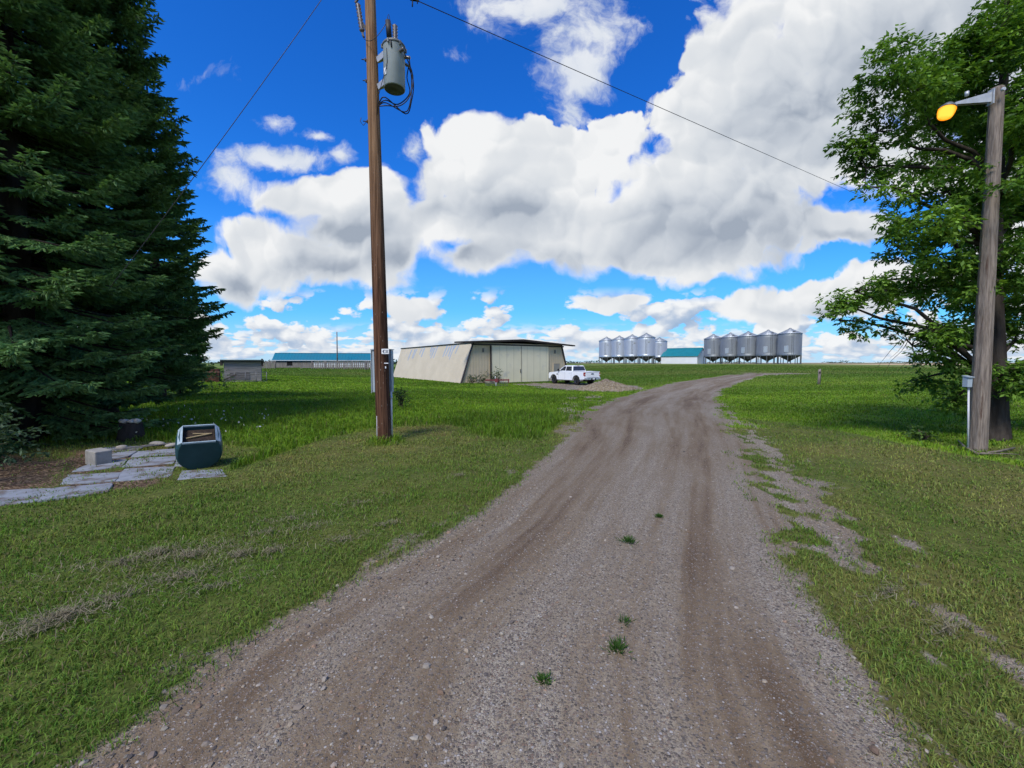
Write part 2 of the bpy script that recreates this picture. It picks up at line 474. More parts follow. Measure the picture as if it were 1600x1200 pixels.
PAD = poly_xy([(800, 600.5), (830, 598.5), (905, 598), (1000, 603), (1008, 609), (955, 613), (880, 609.5), (845, 606)])
SCAR = poly_xy([(878, 622), (930, 615), (965, 622), (935, 640), (912, 655), (888, 668), (868, 655)])
MULCH = poly_xy([(-160, 716), (60, 712), (118, 728), (100, 752), (62, 776), (-160, 798)])
PATIO = poly_xy([(110, 704), (285, 698), (320, 735), (285, 750), (180, 768), (80, 768)])
TRK = poly_xy([(1150, 582.5), (1265, 583.2), (1268, 584.6), (1180, 587)])
tallL = np.array(sorted([tuple(p) for p in poly_xy([(-200, 690), (120, 690), (280, 690), (345, 742), (380, 730), (430, 702), (520, 682), (600, 668), (700, 664), (790, 690), (850, 684), (880, 660)])]))
tallR = np.array(sorted([tuple(p) for p in poly_xy([(1150, 652), (1200, 668), (1300, 672), (1400, 682), (1500, 697), (1600, 722), (1750, 760)])]))

def fields(x, y):
    """gravel 0..1, mulch 0..1, tall 0..1 and lateral lane position at points"""
    xl = np.interp(y, eL[:, 1], eL[:, 0]); xr = np.interp(y, eR[:, 1], eR[:, 0]); xa = np.interp(y, eA[:, 1], eA[:, 0])
    lat = (x - xl) / np.maximum(xr - xl, .3)
    sc = np.clip(np.hypot(x, y) / 10, .25, 3)
    nz = fbm(x * 1.6 / 1, y * 1.6, 3, 5) - .5
    n2 = fbm(x * 2.1, y * .9, 9, 5)
    sd = np.minimum(x - xl, xr - x)
    sd = np.minimum(sd, (ROAD_END - y) * .7)
    wd = .22 + .05 * sc
    road = sstep(-wd, wd, sd + nz * .9 * np.clip(sc, .4, 1.6))
    apr = np.minimum(x - xr + .4, xa - x)
    rt = (x - xr) / np.maximum(xa - xr, .2)
    thr = .43 + .05 * sstep(5, 2.5, y) + .115 * np.exp(-((rt - .30) / .20) ** 2) + .10 * sstep(.65, 1.1, rt)
    apron = sstep(-.5, .45, apr + .15 + nz * .9) * sstep(thr - .13, thr + .11, .38 * n2 + .62 * fbm(x * 5.5, y * 3.6, 29, 4))
    apL = np.minimum(xl - x + .2, .45 + .6 * (sc - .4).clip(0, 1) - (xl - x)) + nz * .7
    apronL = sstep(-.1, .4, apL) * sstep(.42, .75, n2) * .62
    pad = sstep(-.7, .7, dist_poly(x, y, PAD) + nz * 3.2)
    trk = sstep(-.8, .8, dist_poly(x, y, TRK) + nz * 2)
    verge = ((y < ROAD_END) & (y < 20))
    scar = sstep(-.4, .6, dist_poly(x, y, SCAR) + nz * 2) * sstep(.44, .60, fbm(x * 1.5, y * .8, 19, 4)) * .85
    g = np.maximum.reduce([road, scar, np.where(verge, apron, 0), np.where(verge, apronL, 0), pad * .95, trk * .8])
    mul = np.maximum(sstep(-.3, .3, dist_poly(x, y, MULCH) + nz * 1.0), sstep(-.15, .2, dist_poly(x, y, PATIO) + nz * .8) * sstep(.36, .50, n2))
    yl = np.interp(x, tallL[:, 0], tallL[:, 1]); yr = np.interp(x, tallR[:, 0], tallR[:, 1])
    side = x > .5 * (xl + xr)
    yt = np.where(side, yr, yl)
    tall = sstep(-.25, .25, y - yt + nz * .8)
    pb = np.hypot(x + 2.63, y - 8.55)
    tall = np.maximum(tall, sstep(.55, .22, pb))
    return g, mul * (1 - g), tall, lat

def grass_colour(x, y, tall):
    n1 = fbm(x * .45, y * .45, 21, 4); n2 = fbm(x * .16, y * .3, 31, 4); n3 = fbm(x * 1.8, y * 1.8, 41, 3)
    L = lambda a, b, f: np.asarray(a)[None, :] * (1 - f[:, None]) + np.asarray(b)[None, :] * f[:, None]
    dry = sstep(.38, .68, n1 * .7 + n3 * .3)
    dry = np.clip(dry + .7 * np.exp(-((x + 2.2) ** 2 + ((y - 8.0) * 1.3) ** 2) / 4.5), 0, 1.2)
    stripe = .5 + .5 * np.sin((x * .55 - y * .83) * 2 * PI / 1.15)       # mower passes
    mown = L((.112, .192, .028), (.228, .240, .066), np.clip(dry * .7 + stripe * .18, 0, 1))
    lush = L((.094, .172, .015), (.158, .265, .022), sstep(.3, .7, n2))
    lush = L((0, 0, 0), (1, 1, 1), .85 + .3 * n3) * lush
    hill = L((.080, .148, .024), (.135, .172, .048), sstep(.35, .68, fbm(x * .05, y * .16, 51, 4)))
    c = mown * (1 - tall[:, None]) + lush * tall[:, None]
    h = np.where(x > 2, sstep(26, 52, y), sstep(48, 62, y))[:, None] * .8
    c = c * (1 - h) + hill * h
    tan_ = sstep(128, 140, y - np.abs(x - 120) * .02 + n2 * 10) * sstep(70, 84, x)
    farg = sstep(230, 300, y)
    c = c * (1 - tan_[:, None]) + np.array((.46, .39, .24))[None, :] * tan_[:, None]
    band = farg * (1 - sstep(520, 620, y)) * .85
    c = c * (1 - band[:, None]) + np.array((.05, .08, .035))[None, :] * band[:, None]
    return c

def axis(lo, hi, a, b, step, grow):
    core = np.arange(a, b, step); up = []; s = step; v = core[-1]
    while v < hi: s *= grow; v += s; up.append(v)
    dn = []; s = step; v = core[0]
    while v > lo: s *= grow; v -= s; dn.append(v)
    return np.array(dn[::-1] + list(core) + up)

def build_ground():
    xs = axis(-4500, 4500, -8.5, 9.5, .075, 1.055); ys = axis(-400, 4500, .9, 13, .065, 1.028)
    ys = ys[np.concatenate([[True], np.diff(ys) > 0])]
    X, Y = np.meshgrid(xs, ys)
    x, y = X.ravel(), Y.ravel()
    g, mul, tall, lat = fields(x, y)
    z = hz(x, y)
    near = 1 - sstep(30, 70, np.hypot(x, y))
    rut = (vnoise(lat * 9, y * .22, 77) - .5) * .06 + (vnoise(lat * 21, y * .5, 78) - .5) * .014
    z = z + near * (g * (rut - .02 + .006 * fbm(x * 9, y * 9, 5, 3)) + (1 - g) * .05 * (fbm(x * .9, y * .9, 6, 4) - .5))
    gc = grass_colour(x, y, tall)
    base = gc * (.55 + .35 * tall)[:, None]  # ground under short grass darkened for the shade between blades
    thatch = np.array((.080, .078, .030))
    kk = (.30 * (1 - tall) * near)[:, None]
    base = base * (1 - kk) + thatch * kk
    far = sstep(40, 75, np.hypot(x, y))[:, None]
    base = base * (1 - far) + gc * far
    mc = np.array((.060, .042, .028))[None, :] * (.6 + .8 * fbm(x * 6, y * 6, 8, 3))[:, None]
    base = base * (1 - mul[:, None]) + mc * mul[:, None]
    nx, ny = len(xs), len(ys)
    idx = np.arange(nx * ny).reshape(ny, nx)
    q = np.stack([idx[:-1, :-1], idx[:-1, 1:], idx[1:, 1:], idx[1:, :-1]], -1).reshape(-1, 4)
    gq = g[q].mean(1); latq = lat[q].mean(1); yq = y[q].mean(1)
    padq = dist_poly(x[q].mean(1), yq, PAD) > -.5
    isroad = (gq > .5) & (latq > -.35) & (latq < 1.2) & (yq < ROAD_END + 1) & ~(padq & (latq < 0))
    V = np.stack([x, y, z], 1)
    def part(name, sel, label, cat):
        qs = q[sel]; used, inv = np.unique(qs, return_inverse=True)
        o = arr_mesh(name, V[used], inv.reshape(-1, 4), MATS['ground'], None, base[used], True)
        for an, av in (('gravel', g), ('mulch', mul), ('lat', lat)):
            at_ = o.data.attributes.new(an, 'FLOAT', 'POINT'); at_.data.foreach_set('value', av[used].astype(np.float32))
        tag(o, label, cat, None, 'structure')
    ispad = (gq > .5) & padq & ~isroad
    part('ground', ~isroad & ~ispad, 'grassy farmyard ground rolling away to the flat prairie', 'ground')
    part('road', isroad, 'gravel lane with wheel tracks curving up to the grain bins', 'road')
    part('pad', ispad, 'gravel parking apron in front of the hangar doors', 'gravel apron')

def ground_material():
    m, t, out = new_mat('ground')
    A = lambda n, o='Fac': t.n('ShaderNodeAttribute', attribute_name=n).outputs[o]
    pos = t.n('ShaderNodeNewGeometry').outputs['Position']
    col = A('Col', 'Color'); g = A('gravel'); lat = A('lat'); mul = A('mulch')
    sy = t.n('ShaderNodeSeparateXYZ', ins={0: pos}).outputs[1]
    tv = t.n('ShaderNodeCombineXYZ', ins={0: t.math('MULTIPLY', lat, 7.5), 1: t.math('MULTIPLY', sy, .16), 2: 0.0}).outputs[0]
    st = t.noise(tv, 1.0, 5, .62)
    tv2 = t.n('ShaderNodeCombineXYZ', ins={0: t.math('MULTIPLY', lat, 24), 1: t.math('MULTIPLY', sy, .4), 2: 4.0}).outputs[0]
    st2 = t.noise(tv2, 1.0, 4, .6)
    blot = t.noise(pos, .8, 5, .6)
    wl = t.math('ADD', lat, t.math('MULTIPLY', t.math('SUBTRACT', t.noise(t.vm('MULTIPLY', pos, (.5, .25, 0)), 1.0, 3), .5), .07))
    wl = t.math('ADD', wl, t.math('MULTIPLY', t.math('SUBTRACT', t.noise(pos, 5.0, 5, .7), .5), .09))
    trk = t.colramp(wl, [(0, (.62,) * 3), (.06, (.50,) * 3), (.13, (.38,) * 3), (.19, (.52,) * 3), (.29, (.30,) * 3), (.37, (.34,) * 3), (.47, (.66,) * 3), (.57, (.68,) * 3), (.62, (.60,) * 3), (.665, (.30,) * 3), (.71, (.48,) * 3), (.75, (.22,) * 3), (.82, (.26,) * 3), (.90, (.58,) * 3), (1, (.72,) * 3)])
    trk = t.n('ShaderNodeSeparateColor', ins={0: trk}).outputs[0]
    mixs = t.math('ADD', t.math('MULTIPLY', t.math('SUBTRACT', trk, .5), .26), t.math('ADD', t.math('MULTIPLY', st, .62), t.math('ADD', t.math('MULTIPLY', st2, .26), t.math('MULTIPLY', blot, .12))))
    dirt = t.colramp(mixs, [(.36, (.122, .082, .048)), (.45, (.206, .156, .099)), (.53, (.292, .243, .171)), (.63, (.425, .380, .290))])
    loose = t.ramp(mixs, .40, .62)
    v1 = t.n('ShaderNodeTexVoronoi', ins={'Vector': pos, 'Scale': 78.0, 'Randomness': 1.0})
    v2 = t.n('ShaderNodeTexVoronoi', ins={'Vector': pos, 'Scale': 170.0, 'Randomness': 1.0})
    s1 = t.n('ShaderNodeSeparateColor', ins={0: v1.outputs['Color']}); s2 = t.n('ShaderNodeSeparateColor', ins={0: v2.outputs['Color']})
    pal = [(0, (.10, .085, .07)), (.3, (.17, .145, .12)), (.55, (.24, .20, .165)), (.75, (.22, .155, .11)), (.92, (.33, .30, .265)), (1, (.46, .43, .39))]
    st_c1 = t.colramp(s1.outputs[0], pal); st_c2 = t.colramp(s2.outputs[0], pal)
    m1 = t.math('MULTIPLY', t.ramp(v1.outputs['Distance'], .62, .48), t.math('GREATER_THAN', t.math('ADD', s1.outputs[1], t.math('MULTIPLY', loose, .45)), .78))
    m2 = t.math('MULTIPLY', t.ramp(v2.outputs['Distance'], .62, .46), t.math('GREATER_THAN', t.math('ADD', s2.outputs[1], t.math('MULTIPLY', loose, .45)), .52))
    gc = t.mix(t.math('MULTIPLY', m2, .75), dirt, st_c2)
    gc = t.mix(m1, gc, st_c1)
    fine = t.noise(pos, 30.0, 4, .7)
    gc = t.mix(t.ramp(fine, .25, .75, 0, .5), gc, t.mix(1.0, gc, (.55, .52, .5), 'MULTIPLY'))
    # soil and turf
    gn = t.noise(pos, 14.0, 6, .7); gn2 = t.noise(pos, 1.3, 4, .6)
    turf = t.mix(t.ramp(gn, .3, .7), t.mix(1.0, col, (.55, .55, .5), 'MULTIPLY'), t.mix(1.0, col, (1.35, 1.3, 1.2), 'MULTIPLY'))
    lrg = t.noise(t.vm('MULTIPLY', pos, (.10, .35, 1)), 1.0, 5, .65)
    turf = t.mix(t.ramp(lrg, .40, .68, 0, .55), turf, t.mix(1.0, col, (1.5, 1.05, 1.1), 'MULTIPLY'))
    turf = t.mix(t.ramp(gn2, .35, .7, 0, .35), turf, t.mix(1.0, col, (1.2, 1.0, .9), 'MULTIPLY'))
    chips = t.n('ShaderNodeTexVoronoi', ins={'Vector': t.vm('MULTIPLY', pos, (40, 65, 40)), 'Scale': 1.0})
    cs = t.n('ShaderNodeSeparateColor', ins={0: chips.outputs['Color']})
    turf = t.mix(t.math('MULTIPLY', mul, t.math('GREATER_THAN', cs.outputs[0], .72)), turf, t.colramp(cs.outputs[1], [(0, (.10, .065, .04)), (1, (.30, .22, .14))]))
    gm = t.ramp(t.math('ADD', g, t.math('MULTIPLY', t.math('SUBTRACT', t.noise(pos, 9.0, 6, .72), .5), 1.0)), .36, .66)
    c = t.mix(gm, turf, gc)
    h = t.math('ADD', t.math('MULTIPLY', m1, .9), t.math('ADD', t.math('MULTIPLY', m2, .4), t.math('MULTIPLY', fine, .6)))
    hh = t.mixf(gm, gn, h)
    p = t.n('ShaderNodeBsdfPrincipled', ins={'Base Color': c, 'Roughness': .92, 'Specular IOR Level': .12, 'Normal': t.bump(hh, .75, .012)})
    t.nt.links.new(p.outputs[0], out.inputs[0])
    MATS['ground'] = m
ground_material()
build_ground()

# ------------------------------------------------------------------ grass blades
def blades(name, x, y, h, w, c, bend, mat, tri_far=None, label=None, cat=None):
    n = len(x)
    z = hz(x, y) - .012
    a = rng.uniform(0, 2 * PI, n); b = a + PI / 2 + rng.normal(0, .5, n)
    dx, dy = np.cos(a) * w / 2, np.sin(a) * w / 2
    lx, ly = np.cos(b) * h * bend, np.sin(b) * h * bend
    P0 = np.stack([x - dx, y - dy, z], 1); P1 = np.stack([x + dx, y + dy, z], 1)
    mx, my, mz = x + lx * .30, y + ly * .30, z + h * .6
    P2 = np.stack([mx - dx * .8, my - dy * .8, mz], 1); P3 = np.stack([mx + dx * .8, my + dy * .8, mz], 1)
    P4 = np.stack([x + lx, y + ly, z + h * (1 - .35 * bend)], 1)
    V = np.stack([P0, P1, P2, P3, P4], 1).reshape(-1, 3)
    k = np.arange(n)[:, None] * 5
    T = np.concatenate([k + np.array([0, 1, 2]), k + np.array([1, 3, 2]), k + np.array([2, 3, 4])], 1).reshape(-1, 3)
    C = np.repeat(c, 5, 0).reshape(n, 5, 3).copy()
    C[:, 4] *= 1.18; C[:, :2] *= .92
    o = arr_mesh(name, V, T, mat, None, C.reshape(-1, 3))
    return tag(o, label, cat, None, 'stuff')

def scatter(dmin, dmax, dens, seed, half=R(66)):
    """points round the viewpoint whose density falls off with distance"""
    out = []
    edges = np.geomspace(dmin, dmax, 60)
    for a, b in zip(edges[:-1], edges[1:]):
        n = int(dens((a + b) / 2) * half * (b * b - a * a))
        r = np.sqrt(rng.uniform(a * a, b * b, n)); th = rng.uniform(-half, half, n)
        out.append(np.stack([r * np.sin(th), r * np.cos(th)], 1))
    p = np.concatenate(out)
    return p[:, 0], p[:, 1]

HANGAR_O = Vector((-5.17, 42.0)); HANGAR_A = R(34)

def grass():
    gm = leaf_mat('grass_blade', .30, .65, .10)
    x, y = scatter(1.25, 100, lambda d: 4800 * min(1, (2.4 / d) ** 1.40), 1)
    xe, ye = scatter(1.25, 9, lambda d: 9000 * min(1, (2.2 / d) ** 2.3), 3)
    x = np.concatenate([x, xe]); y = np.concatenate([y, ye])
    g, mul, tall, lat = fields(x, y)
    clump = fbm(x * 5, y * 5, 61, 3)
    keep = rng.uniform(0, 1, len(x)) < np.clip((1 - g) ** 1.0 * (1 - .93 * mul), 0, 1) * np.clip(.6 + .9 * sstep(.3, .6, clump), 0, 1)
    # nothing grows inside the hangar
    ca, sa = math.cos(HANGAR_A), math.sin(HANGAR_A)
    hx = (x - HANGAR_O.x) * ca + (y - HANGAR_O.y) * sa; hy = -(x - HANGAR_O.x) * sa + (y - HANGAR_O.y) * ca
    keep &= ~((hx > -.2) & (hx < 14.8) & (hy > -.1) & (hy < 22))
    x, y, tall, clump, g = x[keep], y[keep], tall[keep], clump[keep], g[keep]
    D = np.hypot(x, y)
    c = grass_colour(x, y, tall)
    c = c * rng.uniform(.55, 1.5, (len(x), 1)) * (1 + rng.normal(0, .07, (len(x), 3)))
    straw = rng.uniform(0, 1, len(x)) < (.10 * (1 - tall) + .025)
    c[straw] = np.array((.20, .165, .085)) * rng.uniform(.6, 1.2, (straw.sum(), 1))
    lightg = rng.uniform(0, 1, len(x)) < .06
    c[lightg] = np.array((.10, .19, .035)) * rng.uniform(.7, 1.2, (lightg.sum(), 1))
    c = np.clip(c, .004, 1)
    w = np.clip(.0022 + D * .00095, .003, .075) * rng.uniform(.7, 1.4, len(x))
    hm = (.030 + .034 * clump) * rng.uniform(.6, 1.35, len(x)) * (1 + sstep(4, 12, D) * .25)
    left = x < np.interp(y, eL[:, 1], eL[:, 0])
    ht = np.where(left, .19 - .08 * sstep(9, 20, D), .085) * (.55 + .9 * clump) * rng.uniform(.55, 1.25, len(x))
    h = hm * (1 - tall) + ht * tall
    h *= 1 - .45 * g
    bend = np.clip(rng.normal(.75, .35, len(x)) * (1 - .35 * tall), .1, 1.5)
    tl = tall > .5
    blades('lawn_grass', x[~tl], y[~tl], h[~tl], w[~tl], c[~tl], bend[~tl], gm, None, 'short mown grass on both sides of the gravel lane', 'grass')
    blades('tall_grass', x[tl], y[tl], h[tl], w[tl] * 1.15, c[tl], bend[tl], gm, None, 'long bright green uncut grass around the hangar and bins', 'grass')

    # dry clippings lying in rows
    sx, sy = [], []
    for (px, py, rx, ry, n) in ((300, 872, .55, .22, 900), (285, 905, .40, .16, 700), (190, 885, .55, .22, 600), (245, 868, .35, .16, 450), (375, 872, .18, .10, 250), (425, 866, .15, .08, 220),
                                (100, 968, .30, .16, 800), (175, 940, .32, .12, 350), (60, 990, .3, .14, 400), (535, 848, .25, .10, 260), (480, 828, .3, .12, 260), (455, 815, .4, .14, 260),
                                (335, 925, .25, .08, 200), (610, 822, .18, .08, 120), (720, 745, .22, .09, 160), (420, 835, .25, .08, 140), (560, 790, .6, .25, 220), (1390, 930, .4, .1, 200), (1480, 990, .35, .12, 240)):
        q = gp(px, py)
        n = int(n * .75); r_ = np.abs(rng.normal(0, .75, n)) * (.5 + 1.0 * vnoise(np.arange(n) * .013, np.zeros(n), int(px))); th = rng.uniform(0, 2 * PI, n)
        ox, oy = np.cos(th) * r_ * rx, np.sin(th) * r_ * ry
        sx.append(q.x + ox * .85 - oy * .5); sy.append(q.y + ox * .5 + oy * .85)
    sx = np.concatenate(sx); sy = np.concatenate(sy); n = len(sx)
    a = rng.uniform(0, 2 * PI, n); L = rng.uniform(.015, .060, n); ww = rng.uniform(.0010, .0020, n)
    z = hz(sx, sy) + rng.uniform(.025, .055, n)
    ex, ey = np.cos(a) * L / 2, np.sin(a) * L / 2; wx, wy = -np.sin(a) * ww, np.cos(a) * ww
    dz = rng.normal(0, .010, n)
    V = np.stack([np.stack([sx - ex - wx, sy - ey - wy, z - dz], 1), np.stack([sx - ex + wx, sy - ey + wy, z - dz], 1),
                  np.stack([sx + ex + wx, sy + ey + wy, z + dz], 1), np.stack([sx + ex - wx, sy + ey - wy, z + dz], 1)], 1).reshape(-1, 3)
    T = np.arange(4 * n).reshape(-1, 4)
    cc = np.repeat(np.array((.23, .20, .13))[None, :] * rng.uniform(.45, 1.35, (n, 1)), 4, 0)
    o = arr_mesh('grass_clippings', V, T, leaf_mat('straw', .15, .8, .1), None, cc)
    tag(o, 'dry grey grass clippings lying in thin rows on the lawn', 'grass clippings', None, 'stuff')
grass()

def blossoms():
    V = []; n = 80
    P = np.array([tuple(gp(*q)) for q in zip(rng.uniform(205, 420, n), np.clip(rng.normal(664, 12, n), 640, 700))])
    P[:, 2] += rng.uniform(.14, .26, n); D = unit_rows(rng.normal(0, 1, (n, 3)) * [1, 1, .4])
    s = rng.uniform(.018, .034, n)[:, None]; U = np.cross(D, rng.normal(0, 1, (n, 3))); U /= np.linalg.norm(U, axis=1, keepdims=True)
    Vv = np.stack([P - D * s, P + U * s, P + D * s, P - U * s], 1).reshape(-1, 3)
    o = arr_mesh('white_blossoms', Vv, np.arange(4 * n).reshape(-1, 4), leaf_mat('petal', .3, .7), None, np.full((4 * n, 3), .55))
    tag(o, 'scattered white blossoms in the tall grass beyond the barrel planter', 'blossoms', None, 'stuff')
def unit_rows(v): return v / np.linalg.norm(v, axis=1, keepdims=True)
blossoms()

# ------------------------------------------------------------------ loose stones on the lane
def pebbles():
    x, y = scatter(1.2, 11, lambda d: 1700 * min(1, (1.9 / d) ** 2.0), 2, R(60))
    g, mul, tall, lat = fields(x, y)
    lane = (lat > -.02) & (lat < 1.0)
    pat = vnoise(lat * 7.5, y * .2, 90) * .6 + fbm(x * 2, y * 2, 91, 3) * .4
    pr = np.where(lane, .12 + .65 * sstep(.42, .68, pat), .75) * (g > .35)
    k = rng.uniform(0, 1, len(x)) < pr
    x, y = x[k], y[k]; n = len(x)
    s = np.clip(rng.lognormal(math.log(.0052), .48, n), .003, .026)
    ph = (1 + 5 ** .5) / 2
    base = np.array([(-1, ph, 0), (1, ph, 0), (-1, -ph, 0), (1, -ph, 0), (0, -1, ph), (0, 1, ph), (0, -1, -ph), (0, 1, -ph), (ph, 0, -1), (ph, 0, 1), (-ph, 0, -1), (-ph, 0, 1)]) / 1.9 * [1, 1, .72]
    P = base[None] * s[:, None, None] * rng.uniform(.72, 1.28, (n, 12, 1))
    a = rng.uniform(0, 2 * PI, n); ca, sa = np.cos(a), np.sin(a)
    el = rng.uniform(.7, 1.5, n)
    X = P[:, :, 0] * el[:, None]; Y = P[:, :, 1]
    Q = np.stack([X * ca[:, None] - Y * sa[:, None], X * sa[:, None] + Y * ca[:, None], P[:, :, 2]], 2)
    z = hz(x, y)
    rut = (vnoise(fields(x, y)[3] * 9, y * .22, 77) - .5) * .06
    Q += np.stack([x, y, z + rut - .018 + s * .25], 1)[:, None, :]
    F20 = np.array([(0, 11, 5), (0, 5, 1), (0, 1, 7), (0, 7, 10), (0, 10, 11), (1, 5, 9), (5, 11, 4), (11, 10, 2), (10, 7, 6), (7, 1, 8), (3, 9, 4), (3, 4, 2), (3, 2, 6), (3, 6, 8), (3, 8, 9), (4, 9, 5), (2, 4, 11), (6, 2, 10), (8, 6, 7), (9, 8, 1)])
    T = (np.arange(n)[:, None, None] * 12 + F20[None]).reshape(-1, 3)
    pal = np.array([(.26, .215, .17), (.18, .14, .11), (.33, .29, .24), (.25, .17, .115), (.11, .095, .085), (.30, .27, .22), (.26, .215, .16)])
    c = pal[rng.integers(0, len(pal), n)] * rng.uniform(.6, 1.1, (n, 1))
    o = arr_mesh('loose_gravel', Q.reshape(-1, 3), T, leaf_mat('pebble', 0.0, .85, .2), None, np.repeat(c, 12, 0))
    tag(o, 'loose pebbles and crushed stone lying on the lane', 'gravel', None, 'stuff')
pebbles()

# ------------------------------------------------------------------ trees
def diamonds(P, Dv, L, W, twist=None):
    """leaf-shaped quads: start P, direction Dv (unit), length L, width W -> (verts n*4, quads)"""
    n = len(P)
    rnd = rng.normal(0, 1, (n, 3)) if twist is None else twist
    s = np.cross(Dv, rnd); s /= np.linalg.norm(s, axis=1, keepdims=True) + 1e-9
    mid = P + Dv * (L * .45)[:, None]
    V = np.stack([P, mid + s * (W / 2)[:, None], P + Dv * L[:, None], mid - s * (W / 2)[:, None]], 1).reshape(-1, 3)
    return V, np.arange(4 * n).reshape(-1, 4)

def unit(v): return v / (np.linalg.norm(v, axis=-1, keepdims=True) + 1e-9)

def bark(name, c1, c2): return surf(name, c1, c2, 9, (1, 1, .18), .9, 0, .9, .03, .1)

def spruce(loc, H, Rb, label, seed, zmin=.5, gap=.30, per=6, sh=.13, group=None, tone=1.0, pw=.82):
    """conical conifer with drooping boughs of short needled shoots"""
    r = np.random.default_rng(seed)
    root = empty('spruce_tree', loc, 0, label, 'tree', group)
    tb = MB(); tb.tube([(0, 0, -.2), (0, 0, .3), (.03, .02, H * .3), (0, .05, H * .65), (.02, 0, H)], [.30 * H / 16 + .05, .22 * H / 16 + .04, .17 * H / 16 + .02, .09, .015], 10)
    P, Dv, Ls, Cs = [], [], [], []
    z = zmin
    limbs = MB()
    while z < H * .985:
        f = z / H
        for k in range(max(3, int(round(per * (1 - .35 * f))))):
            az = r.uniform(0, 2 * PI)
            L = Rb * (1 - f) ** pw * r.uniform(.72, 1.12) * (.58 + .42 * min(1, (z - zmin + .3) / 2.6)) + .12
            zz = z + r.uniform(-.22, .22)
            hd = np.array([math.cos(az), math.sin(az), 0])
            ns = max(4, int(L / .105))
            tt = np.linspace(0, 1, ns)
            droop = (.38 - .62 * f) * r.uniform(.7, 1.35)
            pos = hd[None] * (tt * L)[:, None] + np.array([0, 0, zz])[None]
            pos[:, 2] += L * (-droop * tt ** 1.3 + .20 * tt ** 3.2) + .05 * np.sin(tt * 7 + az)
            side = np.array([-hd[1], hd[0], 0])
            pos += side[None] * (.10 * L * np.sin(tt * 3 + az * 3))[:, None] * tt[:, None]
            if L > .8:
                limbs.tube([tuple(pos[i]) for i in (0, ns // 3, 2 * ns // 3, ns - 1)], [.012 + .013 * L, .010 + .008 * L, .009, .004], 4, False)
            fwd = unit(np.gradient(pos, axis=0))
            for i in range(ns):
                if tt[i] < .18: continue
                tl = (.16 + .42 * L * (1 - tt[i]) * .55) * r.uniform(.7, 1.2)
                tl = min(tl, .75)
                for sgn in (-1, 1):
                    d = unit(fwd[i] * .75 + side * sgn * r.uniform(.65, 1.0) + np.array([0, 0, -.22 + r.normal(0, .12)]))
                    m = max(2, int(tl / (sh * .62)))
                    a = np.linspace(0, 1, m, endpoint=False)
                    pp = pos[i][None] + d[None] * (a * tl)[:, None]; pp[:, 2] -= .10 * (a * tl) ** 2
                    # the axis shoots and small shoots to both sides
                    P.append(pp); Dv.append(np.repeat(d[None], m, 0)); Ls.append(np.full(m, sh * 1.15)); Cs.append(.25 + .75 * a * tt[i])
                    sd = unit(np.cross(d, np.array([0, 0, 1.0])))
                    for s2 in (-1, 1):
                        dd = unit(d[None] * .8 + sd[None] * s2 * .75 + r.normal(0, .22, (m, 3)) + np.array([0, 0, -.12]))
                        P.append(pp); Dv.append(dd); Ls.append(np.full(m, sh * .95)); Cs.append(.2 + .8 * a * tt[i])
                # hanging shoots under the bough
                for _ in range(int(r.integers(1, 4))):
                    d = unit(fwd[i] * .3 + r.normal(0, .4, 3) + np.array([0, 0, -.7]))
                    P.append(pos[i][None]); Dv.append(d[None]); Ls.append(np.array([sh * 1.3])); Cs.append(np.array([.1]))
        z += gap * r.uniform(.8, 1.2) * (1 - .25 * f)
    P = np.concatenate(P); Dv = np.concatenate(Dv); Ls = np.concatenate(Ls) * r.uniform(.75, 1.25, len(P)); Cs = np.concatenate(Cs)
    n = len(P)
    tw = r.normal(0, 1, (n, 3))
    V1, Q1 = diamonds(P, Dv, Ls, Ls * .30, tw)
    V2, Q2 = diamonds(P, Dv, Ls, Ls * .30, np.cross(tw, Dv))
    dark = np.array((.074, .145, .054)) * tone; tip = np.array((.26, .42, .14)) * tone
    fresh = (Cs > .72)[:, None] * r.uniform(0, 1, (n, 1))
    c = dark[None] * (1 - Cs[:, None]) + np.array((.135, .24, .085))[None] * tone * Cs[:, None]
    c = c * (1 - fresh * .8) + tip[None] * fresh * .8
    c *= r.uniform(.65, 1.35, (n, 1))
    C = np.concatenate([np.repeat(c, 4, 0)] * 2)
    V = np.concatenate([V1, V2]); Q = np.concatenate([Q1, Q2 + len(V1)])
    tb.build('trunk', bark('spruce_bark', (.045, .035, .030), (.022, .018, .016)), root)
    limbs.build('limbs', MATS['spruce_bark'], root, fix=False)
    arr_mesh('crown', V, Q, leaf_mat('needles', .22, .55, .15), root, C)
    return root

